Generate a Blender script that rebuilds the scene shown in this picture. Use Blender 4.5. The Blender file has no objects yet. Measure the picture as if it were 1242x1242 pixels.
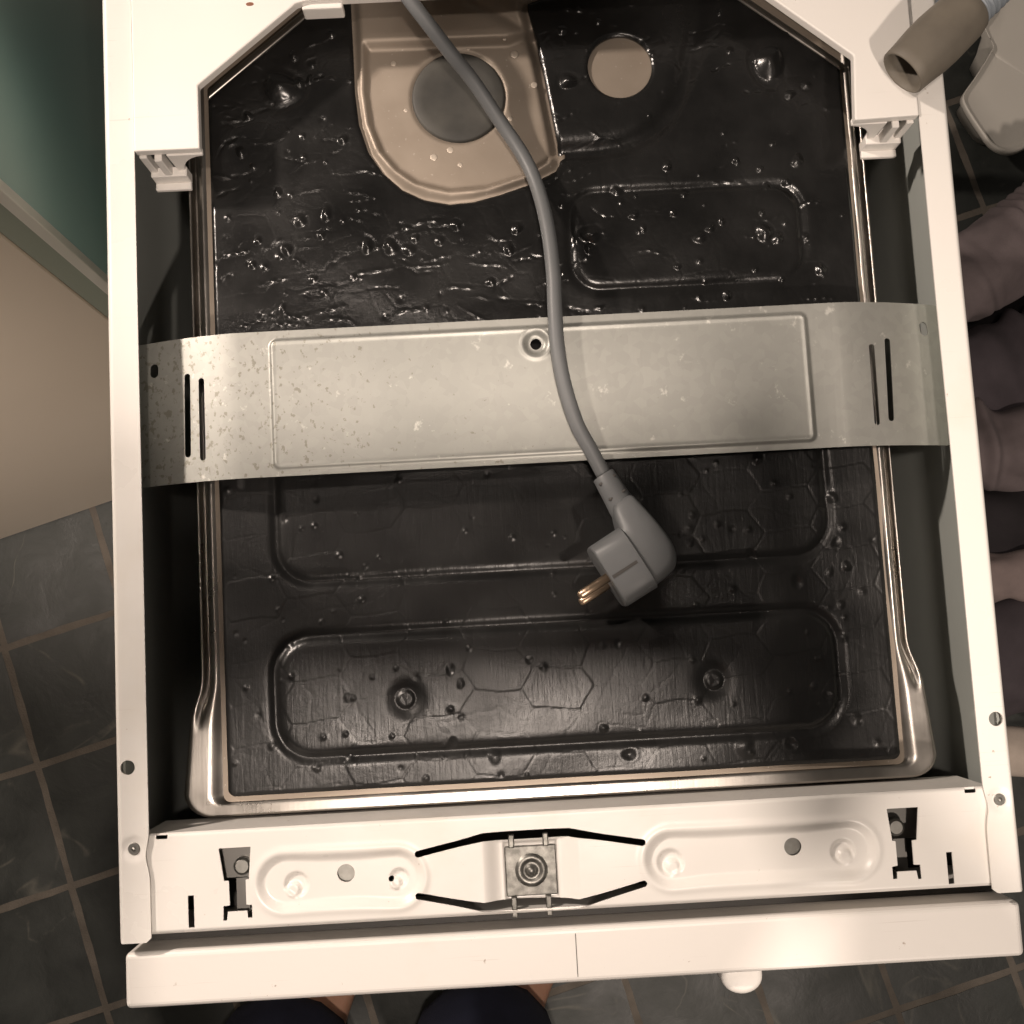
import bpy, bmesh, math, random
import numpy as np
from mathutils import Vector, Matrix, Euler
random.seed(7); rng = np.random.default_rng(7)
S = bpy.context.scene
COL = S.collection

# ------------------------------------------------------------------ camera
H = 0.82                      # height of the dishwasher's top edge above the floor
CP = np.array([-0.02825, 0.14298, 0.58787 + H]); CA = (0.10364, -0.00873, -0.05458); FPX = 1395.0
cd = bpy.data.cameras.new('camera'); cam = bpy.data.objects.new('camera', cd); COL.objects.link(cam)
cam.location = CP; cam.rotation_euler = CA
cd.sensor_width = 36; cd.sensor_fit = 'HORIZONTAL'; cd.lens = 36 * FPX / 1242
cd.clip_start = 0.01; cd.clip_end = 100
S.camera = cam
RM = np.array(Euler(CA).to_matrix())
def P(px, py, z):
    """photo measurement -> world point at height z (z measured from the dishwasher's top edge)"""
    d = RM @ np.array([(px - 621) / FPX, (621 - py) / FPX, -1.0])
    t = (z + H - CP[2]) / d[2]
    return CP + t * d

# ------------------------------------------------------------------ world and lamps
w = bpy.data.worlds.new('World'); S.world = w; w.use_nodes = True
bg = w.node_tree.nodes['Background']; bg.inputs[0].default_value = (1.0, 0.88, 0.76, 1); bg.inputs[1].default_value = 0.09
def lamp(name, loc, power, radius, col):
    l = bpy.data.lights.new(name, 'POINT'); l.energy = power; l.shadow_soft_size = radius; l.color = col
    o = bpy.data.objects.new(name, l); COL.objects.link(o); o.location = loc; return o
WARM = (1.0, 0.85, 0.735)
def add_spot(loc, aim, power, radius, size, blend):
    l = bpy.data.lights.new('downlight_or_fill', 'SPOT'); l.energy = power; l.shadow_soft_size = radius; l.color = WARM
    l.spot_size = math.radians(size); l.spot_blend = blend
    o = bpy.data.objects.new('downlight_or_fill', l); COL.objects.link(o); o.location = loc
    o.rotation_euler = (Vector(aim) - Vector(loc)).to_track_quat('-Z', 'Y').to_euler(); return o
add_spot((-0.33, 0.60, 2.45), (-0.30, 0.56, 0.82), 4, 0.05, 60, 1.0)       # over the rear left corner
add_spot((-0.03, 0.11, 2.25), (0.02, -0.05, 0.82), 60, 0.04, 50, 1.0)       # over the front
add_spot((0.36, -1.00, 2.45), (0.20, 0.1, 0.82), 95, 0.045, 90, 1.0)        # behind the person
lamp('worktop_lamp', (-0.75, 0.75, 1.40), 40, 0.03, WARM)
add_spot((-0.95, -0.35, 2.45), (-0.74, 0.36, 0.85), 300, 0.05, 28, 1.0)      # added unseen fill, narrow cone to brighten the cabinet on the left
S.view_settings.view_transform = 'Standard'; S.view_settings.look = 'None'
S.view_settings.exposure = 0.08; S.view_settings.gamma = 1.0
S.view_settings.use_curve_mapping = False

# ------------------------------------------------------------------ materials
def new_mat(name, col, rough=0.5, metal=0.0, spec=0.5, coat=0.0):
    m = bpy.data.materials.new(name); m.use_nodes = True
    b = m.node_tree.nodes['Principled BSDF']
    b.inputs['Base Color'].default_value = (*col, 1); b.inputs['Roughness'].default_value = rough
    b.inputs['Metallic'].default_value = metal; b.inputs['Specular IOR Level'].default_value = spec
    b.inputs['Coat Weight'].default_value = coat
    return m
class N:
    def __init__(s, m): s.m = m; s.t = m.node_tree; s.b = s.t.nodes['Principled BSDF']
    def add(s, typ, **kw):
        n = s.t.nodes.new(typ)
        for k, v in kw.items(): setattr(n, k, v)
        return n
    def ln(s, a, b): s.t.links.new(a, b)
    def coord(s, scale=(1, 1, 1), rot=(0, 0, 0)):
        c = s.add('ShaderNodeTexCoord'); mp = s.add('ShaderNodeMapping')
        mp.inputs['Scale'].default_value = scale; mp.inputs['Rotation'].default_value = rot
        s.ln(c.outputs['Object'], mp.inputs[0]); return mp.outputs[0]
    def noise(s, vec, scale, detail=4, rough=0.55, dist=0.0):
        n = s.add('ShaderNodeTexNoise'); n.inputs['Scale'].default_value = scale
        n.inputs['Detail'].default_value = detail; n.inputs['Roughness'].default_value = rough
        n.inputs['Distortion'].default_value = dist
        s.ln(vec, n.inputs['Vector']); return n.outputs['Fac']
    def ramp(s, fac, stops):
        r = s.add('ShaderNodeValToRGB'); e = r.color_ramp.elements
        while len(e) < len(stops): e.new(0.5)
        for q, (p, c) in zip(e, stops): q.position = p; q.color = c if len(c) == 4 else (*c, 1)
        s.ln(fac, r.inputs[0]); return r.outputs[0]
    def rng(s, fac, a, b, c, d):
        r = s.add('ShaderNodeMapRange'); 
        for i, v in enumerate((a, b, c, d)): r.inputs[i + 1].default_value = v
        s.ln(fac, r.inputs[0]); return r.outputs[0]
    def math(s, op, a, b):
        r = s.add('ShaderNodeMath', operation=op)
        for i, v in enumerate((a, b)):
            if isinstance(v, (int, float)): r.inputs[i].default_value = v
            else: s.ln(v, r.inputs[i])
        return r.outputs[0]
    def mix(s, fac, a, b):
        r = s.add('ShaderNodeMix', data_type='RGBA')
        if isinstance(fac, (int, float)): r.inputs[0].default_value = fac
        else: s.ln(fac, r.inputs[0])
        for i, v in ((6, a), (7, b)):
            if isinstance(v, tuple): r.inputs[i].default_value = (*v, 1)
            else: s.ln(v, r.inputs[i])
        return r.outputs[2]
    def bump(s, h, dist, strength=1.0, prev=None):
        n = s.add('ShaderNodeBump'); n.inputs['Distance'].default_value = dist; n.inputs['Strength'].default_value = strength
        s.ln(h, n.inputs['Height'])
        if prev is not None: s.ln(prev, n.inputs['Normal'])
        return n.outputs[0]

M = {}
def white_paint(name, col, rough):
    m = new_mat(name, col, rough, spec=0.5, coat=0.0); n = N(m); v = n.coord()
    a = n.noise(v, 14, 5); d = n.noise(v, 160, 3)
    c = n.mix(n.rng(a, 0.58, 0.78, 0, 0.35), col, (col[0]*0.86, col[1]*0.80, col[2]*0.70))
    sp = n.noise(n.coord((1, 1, 1), (0, 0, 0.4)), 240, 3, 0.6); pat = n.noise(v, 26, 3)
    c = n.mix(n.math('MULTIPLY', n.rng(sp, 0.70, 0.74, 0, 0.75), n.rng(pat, 0.52, 0.62, 0, 1)), c, (0.30, 0.22, 0.15))
    scr = n.noise(n.coord((14, 900, 14), (0, 0, 0.5)), 1.0, 2); c = n.mix(n.math('MULTIPLY', n.rng(scr, 0.70, 0.73, 0, 0.35), n.rng(pat, 0.45, 0.6, 0, 1)), c, (0.55, 0.50, 0.45))
    n.ln(c, n.b.inputs['Base Color'])
    n.ln(n.rng(a, 0.3, 0.7, rough*0.8, rough*1.3), n.b.inputs['Roughness'])
    n.ln(n.bump(d, 0.00012, 0.5), n.b.inputs['Normal'])
    return m
M['enamel'] = white_paint('white_enamel', (0.80, 0.775, 0.735), 0.30)
M['plastic'] = white_paint('white_plastic', (0.80, 0.77, 0.73), 0.42)

def stainless():
    m = new_mat('stainless_steel', (0.50, 0.45, 0.39), 0.30, 1.0); n = N(m); v = n.coord()
    a = n.noise(v, 22, 5); s_ = n.noise(n.coord((900, 40, 40)), 1.0, 3)
    n.ln(n.mix(n.rng(a, 0.3, 0.75, 0, 1), (0.30, 0.28, 0.255), (0.43, 0.405, 0.375)), n.b.inputs['Base Color'])
    n.ln(n.rng(a, 0.25, 0.75, 0.22, 0.42), n.b.inputs['Roughness'])
    n.ln(n.bump(s_, 0.00005, 0.5), n.b.inputs['Normal'])
    return m
M['steel'] = stainless()
def plate_steel():
    m = new_mat('dull_steel', (0.42, 0.35, 0.28), 0.45, 0.45); n = N(m); v = n.coord()
    a = n.noise(v, 25, 5); d = n.noise(v, 420, 2)
    c = n.mix(n.rng(a, 0.3, 0.75, 0, 1), (0.30, 0.25, 0.20), (0.37, 0.315, 0.26))
    n.ln(n.mix(n.rng(d, 0.70, 0.78, 0, 0.6), c, (0.72, 0.66, 0.58)), n.b.inputs['Base Color'])
    n.ln(n.rng(a, 0.25, 0.75, 0.42, 0.58), n.b.inputs['Roughness'])
    return m
M['plate'] = plate_steel()
def galvanised():
    m = new_mat('galvanised_steel', (0.5, 0.5, 0.46), 0.42, 0.62); n = N(m); v = n.coord()
    vo = n.add('ShaderNodeTexVoronoi'); vo.inputs['Scale'].default_value = 230; n.ln(v, vo.inputs['Vector'])
    sp = n.add('ShaderNodeSeparateColor'); n.ln(vo.outputs['Color'], sp.inputs[0])
    big = n.noise(v, 9, 4); c1 = n.mix(sp.outputs[0], (0.355, 0.355, 0.33), (0.39, 0.39, 0.362))
    c1 = n.mix(n.rng(big, 0.35, 0.7, 0, 0.5), c1, (0.28, 0.285, 0.265))
    # dark speckles, more of them towards one end of the strap
    fine = n.noise(n.coord((1, 0.75, 1)), 330, 3, 0.6)
    sx = n.add('ShaderNodeSeparateXYZ'); tc = n.add('ShaderNodeTexCoord'); n.ln(tc.outputs['Object'], sx.inputs[0])
    thr = n.rng(sx.outputs[0], -0.20, 0.06, 0.56, 0.74)
    hi = n.math('SUBTRACT', fine, thr)
    c2 = n.mix(n.rng(hi, 0.0, 0.05, 0, 0.7), c1, (0.20, 0.19, 0.15))
    pale = n.noise(n.coord((1, 1, 1), (0, 0, 0.7)), 95, 4, 0.7)
    c2 = n.mix(n.rng(pale, 0.64, 0.72, 0, 0.6), c2, (0.70, 0.69, 0.64))
    n.ln(c2, n.b.inputs['Base Color'])
    st = n.noise(n.coord((700, 25, 25)), 1.0, 3)
    n.ln(n.rng(n.math('ADD', big, n.math('MULTIPLY', sp.outputs[1], 0.05)), 0.3, 0.9, 0.40, 0.56), n.b.inputs['Roughness'])
    n.ln(n.bump(st, 0.00006, 0.6), n.b.inputs['Normal'])
    return m
M['galv'] = galvanised()
def panel_inside():
    m = new_mat('grey_coated_steel', (0.24, 0.245, 0.22), 0.42, 0.3); n = N(m); v = n.coord()
    a = n.noise(v, 6, 4)
    n.ln(n.mix(n.rng(a, 0.3, 0.7, 0, 1), (0.50, 0.53, 0.50), (0.57, 0.60, 0.57)), n.b.inputs['Base Color'])
    return m
M['inside'] = panel_inside()
def bitumen():
    m = new_mat('black_bitumen', (0.02, 0.019, 0.017), 0.4, 0, 0.5); n = N(m); v = n.coord()
    sx = n.add('ShaderNodeSeparateXYZ'); n.ln(v, sx.inputs[0])
    front = n.rng(sx.outputs[1], 0.22, 0.30, 1, 0)            # the front mat is smoother and streaky
    a = n.noise(v, 30, 5); f = n.noise(v, 260, 4, 0.65)
    n.ln(n.mix(n.rng(a, 0.3, 0.7, 0, 1), (0.0065, 0.0064, 0.0063), (0.0145, 0.0142, 0.0138)), n.b.inputs['Base Color'])
    n.ln(n.math('ADD', n.rng(a, 0.3, 0.7, 0.17, 0.28), n.math('MULTIPLY', front, 0.13)), n.b.inputs['Roughness'])
    # polygonal cracking
    wv = n.add('ShaderNodeVectorMath', operation='ADD'); no = n.add('ShaderNodeTexNoise'); no.inputs['Scale'].default_value = 55
    n.ln(v, no.inputs['Vector'])
    sc = n.add('ShaderNodeVectorMath', operation='SCALE'); sc.inputs['Scale'].default_value = 0.012; n.ln(no.outputs['Color'], sc.inputs[0])
    n.ln(v, wv.inputs[0]); n.ln(sc.outputs[0], wv.inputs[1])
    vo = n.add('ShaderNodeTexVoronoi', feature='DISTANCE_TO_EDGE'); vo.inputs['Scale'].default_value = 30; n.ln(wv.outputs[0], vo.inputs['Vector'])
    crack = n.rng(vo.outputs['Distance'], 0.0, 0.05, 0, 1)
    st = n.noise(n.coord((330, 26, 60)), 1.0, 4, 0.6, 0.6)
    b1 = n.bump(crack, 0.00025, 0.18)
    b2 = n.bump(f, 0.00022, 0.6, b1)
    h = n.math('MULTIPLY', st, front)
    b3 = n.bump(h, 0.0004, 0.45, b2)
    n.ln(b3, n.b.inputs['Normal'])
    return m
M['bitumen'] = bitumen()
M['rubber_disc'] = new_mat('dark_grey_rubber', (0.065, 0.063, 0.055), 0.6)
n = N(M['rubber_disc']); n.ln(n.mix(n.rng(n.noise(n.coord(), 40, 4), 0.35, 0.75, 0, 1), (0.040, 0.039, 0.035), (0.075, 0.072, 0.063)), n.b.inputs['Base Color'])
M['cord'] = new_mat('grey_pvc', (0.255, 0.265, 0.27), 0.48)
n = N(M['cord']); n.ln(n.mix(n.noise(n.coord(), 60, 4), (0.122, 0.129, 0.134), (0.155, 0.160, 0.163)), n.b.inputs['Base Color'])
M['brass'] = new_mat('plated_brass', (0.70, 0.52, 0.37), 0.34, 1.0)
M['hose_cuff'] = new_mat('grey_rubber', (0.20, 0.175, 0.14), 0.6)
n = N(M['hose_cuff']); n.ln(n.mix(n.rng(n.noise(n.coord(), 35, 4), 0.3, 0.7, 0, 1), (0.115, 0.10, 0.080), (0.165, 0.145, 0.115)), n.b.inputs['Base Color'])
M['hose'] = new_mat('grey_hose', (0.24, 0.27, 0.30), 0.45)
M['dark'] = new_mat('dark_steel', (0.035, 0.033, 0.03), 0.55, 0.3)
M['zinc'] = new_mat('zinc_steel', (0.40, 0.39, 0.36), 0.38, 0.9)
n = N(M['zinc']); n.ln(n.mix(n.noise(n.coord(), 300, 4), (0.20, 0.195, 0.18), (0.36, 0.355, 0.33)), n.b.inputs['Base Color'])
M['hinge'] = new_mat('dull_hinge_steel', (0.17, 0.165, 0.155), 0.4, 0.8)
M['striker'] = new_mat('blotchy_zinc', (0.2, 0.2, 0.19), 0.42, 0.85)
n = N(M['striker']); n.ln(n.mix(n.rng(n.noise(n.coord(), 260, 4), 0.35, 0.7, 0, 1), (0.12, 0.118, 0.108), (0.27, 0.265, 0.245)), n.b.inputs['Base Color'])
M['slot'] = new_mat('slot_shadow_grey', (0.07, 0.065, 0.06), 0.6)
M['rust'] = new_mat('brown_stain', (0.22, 0.09, 0.05), 0.7)

# ------------------------------------------------------------------ mesh helpers
def obj(name, me, mat, parent=None, smooth=False):
    o = bpy.data.objects.new(name, me); COL.objects.link(o)
    if mat is not None and not me.materials: me.materials.append(mat)
    if parent is not None: o.parent = parent
    if smooth:
        me.polygons.foreach_set('use_smooth', [True] * len(me.polygons))
    return o
def from_bm(name, bm, mat, parent=None, smooth=False):
    me = bpy.data.meshes.new(name); bm.to_mesh(me); bm.free(); return obj(name, me, mat, parent, smooth)
def empty(name, loc=(0, 0, 0), rz=0):
    o = bpy.data.objects.new(name, None); COL.objects.link(o); o.location = loc; o.rotation_euler.z = rz
    o.empty_display_size = 0.05; return o
def tag(o, label=None, cat=None, group=None, kind=None):
    for k, v in (('label', label), ('category', cat), ('group', group), ('kind', kind)):
        if v: o[k] = v
    return o
def box(bm, x0, x1, y0, y1, z0, z1):
    r = bmesh.ops.create_cube(bm, size=1)
    for v in r['verts']:
        v.co = Vector(((x0 + x1) / 2 + v.co.x * (x1 - x0), (y0 + y1) / 2 + v.co.y * (y1 - y0), (z0 + z1) / 2 + v.co.z * (z1 - z0)))
    return r['verts']
def bevel(bm, w, seg=2, ang=0.5):
    ed = [e for e in bm.edges if e.is_manifold and e.calc_face_angle(0) > ang]
    bmesh.ops.bevel(bm, geom=ed, offset=w, segments=seg, affect='EDGES', profile=0.5)
def prism(bm, pts, a, b, axis='z'):
    """extruded outline; pts 2D, from a to b along axis"""
    def mk(p, t):
        return {'z': (p[0], p[1], t), 'y': (p[0], t, p[1]), 'x': (t, p[0], p[1])}[axis]
    va = [bm.verts.new(mk(p, a)) for p in pts]; vb = [bm.verts.new(mk(p, b)) for p in pts]
    n_ = len(pts)
    bm.faces.new(va[::-1]); bm.faces.new(vb)
    for i in range(n_): bm.faces.new((va[i], va[(i + 1) % n_], vb[(i + 1) % n_], vb[i]))
    bmesh.ops.recalc_face_normals(bm, faces=bm.faces)
def tube(bm, pts, radii, seg=14, cap=True):
    pts = [Vector(p) for p in pts]; rings = []
    up = None
    for i, p in enumerate(pts):
        d = (pts[min(i + 1, len(pts) - 1)] - pts[max(i - 1, 0)]).normalized()
        if up is None:
            up = Vector((0, 0, 1)) if abs(d.z) < 0.9 else Vector((1, 0, 0))
        s = d.cross(up).normalized(); u = s.cross(d).normalized(); up = u
        r = radii[i] if isinstance(radii, (list, tuple)) else radii
        rings.append([bm.verts.new(p + (s * math.cos(2 * math.pi * k / seg) + u * math.sin(2 * math.pi * k / seg)) * r) for k in range(seg)])
    for a, b in zip(rings, rings[1:]):
        for k in range(seg): bm.faces.new((a[k], a[(k + 1) % seg], b[(k + 1) % seg], b[k]))
    if cap: bm.faces.new(rings[0][::-1]); bm.faces.new(rings[-1])
    bmesh.ops.recalc_face_normals(bm, faces=bm.faces)
    return rings
def spline(pts, n=12):
    """Catmull-Rom through pts"""
    pts = [np.array(p, float) for p in pts]; out = []
    q = [2 * pts[0] - pts[1]] + pts + [2 * pts[-1] - pts[-2]]
    for i in range(1, len(q) - 2):
        for t in np.linspace(0, 1, n, endpoint=False):
            a, b, c, d = q[i - 1], q[i], q[i + 1], q[i + 2]
            out.append(0.5 * (2 * b + (c - a) * t + (2 * a - 5 * b + 4 * c - d) * t * t + (3 * b - a - 3 * c + d) * t ** 3))
    out.append(pts[-1]); return out

# signed distances, positive inside
def s_box(X, Y, x0, x1, y0, y1, r=0.0):
    dx = np.abs(X - (x0 + x1) / 2) - (x1 - x0) / 2 + r; dy = np.abs(Y - (y0 + y1) / 2) - (y1 - y0) / 2 + r
    return -(np.hypot(np.maximum(dx, 0), np.maximum(dy, 0)) + np.minimum(np.maximum(dx, dy), 0) - r)
def s_circ(X, Y, cx, cy, r): return r - np.hypot(X - cx, Y - cy)
def d_line(X, Y, pts, closed=False):
    D = np.full(X.shape, 1e9); L = list(pts) + ([pts[0]] if closed else [])
    for (ax, ay), (bx, by) in zip(L, L[1:]):
        vx, vy = bx - ax, by - ay; l2 = vx * vx + vy * vy + 1e-18
        t = np.clip(((X - ax) * vx + (Y - ay) * vy) / l2, 0, 1)
        np.minimum(D, np.hypot(X - ax - t * vx, Y - ay - t * vy), out=D)
    return D
def s_poly(X, Y, pts):
    ins = np.zeros(X.shape, bool); n_ = len(pts)
    for i in range(n_):
        (ax, ay), (bx, by) = pts[i], pts[(i + 1) % n_]
        c = ((ay > Y) != (by > Y)) & (X < (bx - ax) * (Y - ay) / (by - ay + 1e-18) + ax); ins ^= c
    D = d_line(X, Y, pts, True); return np.where(ins, D, -D)
def sstep(a, b, x):
    t = np.clip((x - a) / (b - a), 0, 1); return t * t * (3 - 2 * t)

def sheet(name, x0, x1, y0, y1, step, hf, sdf, th, mat, parent=None, bottom=True, swap=None):
    """a sheet of metal (or mat): height field on a fine grid, outline and holes cut where sdf < 0, real thickness th"""
    nx = int(round((x1 - x0) / step)) + 1; ny = int(round((y1 - y0) / step)) + 1
    X, Y = np.meshgrid(np.linspace(x0, x1, nx), np.linspace(y0, y1, ny)); X = X.copy(); Y = Y.copy()
    e = step * 0.25
    Xc = (X[:-1, :-1] + X[1:, 1:]) / 2; Yc = (Y[:-1, :-1] + Y[1:, 1:]) / 2
    keep = sdf(Xc, Yc) > 0
    cnt = np.zeros(X.shape, int)
    for dy in (0, 1):
        for dx in (0, 1): cnt[dy:ny - 1 + dy, dx:nx - 1 + dx] += keep
    bd = (cnt > 0) & (cnt < 4)
    for _ in range(2):
        bx, by = X[bd], Y[bd]; s0 = sdf(bx, by)
        gx = (sdf(bx + e, by) - sdf(bx - e, by)) / (2 * e); gy = (sdf(bx, by + e) - sdf(bx, by - e)) / (2 * e)
        g2 = np.maximum(gx * gx + gy * gy, 0.2); mv = np.clip(s0, -step, step)
        X[bd] = bx - mv * gx / g2; Y[bd] = by - mv * gy / g2
    Z = hf(X, Y)
    used = cnt > 0; idx = -np.ones(X.shape, int); idx[used] = np.arange(used.sum()); nv = int(used.sum())
    top = np.stack([X[used], Y[used], Z[used]], 1)
    jj, ii = np.nonzero(keep)
    F = np.stack([idx[jj, ii], idx[jj, ii + 1], idx[jj + 1, ii + 1], idx[jj + 1, ii]], 1)
    V = np.concatenate([top, top - np.array([0, 0, th])])
    kp = np.pad(keep, 1)
    sides = []
    for (dj, di), (a, b) in {(-1, 0): (0, 1), (0, 1): (1, 2), (1, 0): (2, 3), (0, -1): (3, 0)}.items():
        nb = kp[jj + 1 + dj, ii + 1 + di]; f = F[~nb]
        sides.append(np.stack([f[:, b], f[:, a], f[:, a] + nv, f[:, b] + nv], 1))
    faces = [F] + sides
    if bottom: faces.append(F[:, ::-1] + nv)
    F = np.concatenate(faces)
    if swap: V = swap(V)
    me = bpy.data.meshes.new(name)
    me.vertices.add(len(V)); me.vertices.foreach_set('co', V.astype(np.float32).ravel())
    me.loops.add(F.size); me.loops.foreach_set('vertex_index', F.astype(np.int32).ravel())
    me.polygons.add(len(F)); me.polygons.foreach_set('loop_start', np.arange(0, F.size, 4, dtype=np.int32))
    me.update(calc_edges=True); me.validate()
    o = obj(name, me, mat, parent, True)
    at = me.attributes.new('sharp_edge', 'BOOLEAN', 'EDGE') if 'sharp_edge' not in me.attributes else me.attributes['sharp_edge']
    ev = np.zeros(len(me.edges) * 2, np.int32); me.edges.foreach_get('vertices', ev); ev = ev.reshape(-1, 2)
    bset = np.zeros(2 * nv, bool); bset[:nv] = bd[used]; bset[nv:] = bd[used]
    # edges lying on the rim (both ends on the border, same side) are sharp
    same = (ev[:, 0] < nv) == (ev[:, 1] < nv)
    at.data.foreach_set('value', (bset[ev[:, 0]] & bset[ev[:, 1]] & same))
    return o

# ------------------------------------------------------------------ floor of slate tiles
GA = math.radians(15.0); PITCH = 0.1475
def slate():
    m = new_mat('slate_tile', (0.05, 0.052, 0.045), 0.5); n = N(m)
    oi = n.add('ShaderNodeObjectInfo'); c = n.add('ShaderNodeTexCoord')
    ad = n.add('ShaderNodeVectorMath', operation='ADD'); sc = n.add('ShaderNodeVectorMath', operation='SCALE')
    cb = n.add('ShaderNodeCombineXYZ'); n.ln(oi.outputs['Random'], cb.inputs[0]); n.ln(oi.outputs['Random'], cb.inputs[1])
    sc.inputs['Scale'].default_value = 37; n.ln(cb.outputs[0], sc.inputs[0]); n.ln(c.outputs['Object'], ad.inputs[0]); n.ln(sc.outputs[0], ad.inputs[1])
    v = ad.outputs[0]
    a = n.noise(v, 16, 6, 0.6, 0.4); b = n.noise(v, 5, 3, 0.5, 0.8)
    col = n.mix(n.rng(a, 0.3, 0.72, 0, 1), (0.019, 0.021, 0.019), (0.040, 0.044, 0.040))
    vein = n.math('ABSOLUTE', n.math('SUBTRACT', b, 0.5), 0)
    col = n.mix(n.math('MULTIPLY', n.rng(vein, 0.0, 0.010, 0.5, 0), n.rng(a, 0.48, 0.62, 0, 1)), col, (0.15, 0.14, 0.115))
    n.ln(col, n.b.inputs['Base Color']); n.ln(n.rng(a, 0.3, 0.7, 0.42, 0.62), n.b.inputs['Roughness'])
    n.ln(n.bump(a, 0.0025, 0.6), n.b.inputs['Normal']); return m
M['slate'] = slate()
M['grout'] = new_mat('grout', (0.20, 0.165, 0.13), 0.9)
n = N(M['grout']); gv = n.coord(); n.ln(n.mix(n.rng(n.noise(gv, 30, 5), 0.3, 0.7, 0, 1), (0.095, 0.082, 0.068), (0.15, 0.13, 0.108)), n.b.inputs['Base Color'])
n.ln(n.bump(n.noise(gv, 400, 3), 0.0008, 0.7), n.b.inputs['Normal'])
bm = bmesh.new(); box(bm, -1.6, 1.6, -1.3, 1.4, -0.05, -0.0018)
floor = tag(from_bm('floor', bm, M['grout']), kind='structure')
bm = bmesh.new(); hs = (PITCH - 0.0085) / 2
g = bmesh.ops.create_grid(bm, x_segments=6, y_segments=6, size=hs)
for v in bm.verts:
    ex = max(abs(v.co.x), abs(v.co.y)) > hs * 0.98
    v.co.z = -0.0014 if ex else 0.0
    if ex:
        v.co.x += random.uniform(-0.0009, 0.0009); v.co.y += random.uniform(-0.0009, 0.0009)
tm = bpy.data.meshes.new('tile'); bm.to_mesh(tm); bm.free(); tm.materials.append(M['slate'])
tm.polygons.foreach_set('use_smooth', [True] * len(tm.polygons))
o0 = P(5, 786, -H); u = np.array([math.cos(GA), math.sin(GA)]); v_ = np.array([-math.sin(GA), math.cos(GA)])
for i in range(-5, 12):
    for j in range(-8, 9):
        c = o0[:2] + u * PITCH * (i + 0.5) + v_ * PITCH * (j + 0.5)
        if not (-1.15 < c[0] < 1.1 and -0.95 < c[1] < 1.0): continue
        if abs(c[0]) < 0.13 and 0.1 < c[1] < 0.45: continue
        t = obj('tile', tm, None, floor); t.location = (c[0], c[1], random.uniform(-0.0003, 0.0003))
        t.rotation_euler = (random.uniform(-.003, .003), random.uniform(-.003, .003), GA + random.choice((0, 1, 2, 3)) * math.pi / 2)

# ------------------------------------------------------------------ dishwasher
W = 0.225; FL = 0.0158        # half width, flange width
DW = tag(empty('dishwasher', (0, 0.28, 0)), 'white slim dishwasher with its top lid removed, showing black bitumen over the tub', 'dishwasher')
DWL = Vector((0, 0.28, 0))
def part(o, parent=DW):
    o.parent = parent
    if parent is DW: o.matrix_parent_inverse = Matrix.Translation(-DWL)   # meshes are written in world coordinates
    return o
def dpart(name, bm, mat, parent=DW, smooth=False): return part(from_bm(name, bm, mat, None, smooth), parent)
def up(V): V = V.copy(); V[:, 2] += H; return V
TOPZ = 0.0

# side panels with their top flanges
hl = P(155, 931, 0); sl = P(162, 1030, 0); hr = P(1208, 872, 0); sr = P(1213, 970, 0)
for sgn, hp, sp_ in ((-1, hl, sl), (1, hr, sr)):
    bm = bmesh.new()
    xo = sgn * W; xi = sgn * (W - 0.0012)
    box(bm, min(xo, xi), max(xo, xi), 0.0, 0.56, 0.03, H - 0.004)
    panel = dpart('side_panel', bm, M['enamel'])
    bm = bmesh.new(); xa = sgn * (W - 0.0016); xb = sgn * (W - 0.0030)
    box(bm, min(xa, xb), max(xa, xb), 0.002, 0.558, 0.035, H - 0.006)
    dpart('panel_lining', bm, M['inside'], panel)
    xf0, xf1 = (-W, -W + FL) if sgn < 0 else (W - FL, W)
    ie = -W + FL
    def fs(X, Y, s=sgn, hp=hp):
        d = s_box(X, Y, -W if s < 0 else W - FL - 0.002, -W + FL + 0.002 if s < 0 else W, 0.0, 0.56, 0.0015)
        edge = W - FL - 0.0012 * sstep(0.02, 0.045, Y) * (1 - sstep(0.05, 0.06, Y)) * 0 + 0.0018 * np.exp(-((Y - 0.042) / 0.007) ** 2)
        a = s * X - edge                                     # inner edge of the flange, nicked beside the rail
        a = np.minimum(d, a)
        a = np.minimum(a, -s_circ(X, Y, hp[0], hp[1], 0.0036))
        return np.minimum(a, (Y - 0.002) + 0.8 * (s * X - (W - FL)) + 0.0 if True else a)
    def fh(X, Y, s=sgn, sp_=sp_):
        o_ = W - s * X
        r = np.hypot(X - sp_[0], Y - sp_[1])
        return H - 0.0022 * (1 - np.clip(o_ / 0.0022, 0, 1)) ** 2 - 0.0009 * (1 - sstep(0.003, 0.0075, r)) + 0.00025 * np.sin(Y * 31 + s)
    fl = part(sheet('top_flange', min(xf0, xf1) - (0.002 if sgn > 0 else 0), max(xf0, xf1) + (0.002 if sgn < 0 else 0), 0.0, 0.56, 0.0008, fh, fs, 0.0011, M['enamel']), panel)
    bm = bmesh.new()
    cx, cy = sp_[0] , sp_[1]
    for r_, z_ in ((0.0034, 0),):
        bmesh.ops.create_circle(bm, cap_ends=True, segments=24, radius=0.0031)
    ex = bmesh.ops.extrude_face_region(bm, geom=bm.faces[:])
    for v in ex['geom']:
        if isinstance(v, bmesh.types.BMVert): v.co.z += 0.0006; v.co.xy *= 0.86
    for v in bm.verts: v.co += Vector((cx, cy, H - 0.0008))
    r2 = bmesh.ops.create_icosphere(bm, subdivisions=2, radius=0.0012)
    for v in r2['verts']: v.co = Vector((cx, cy, H - 0.0002)) + v.co * Vector((1, 1, 0.6)) if False else Vector((cx + v.co.x, cy + v.co.y, H - 0.0001 + v.co.z * 0.6))
    dpart('screw', bm, M['zinc'], panel)

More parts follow.
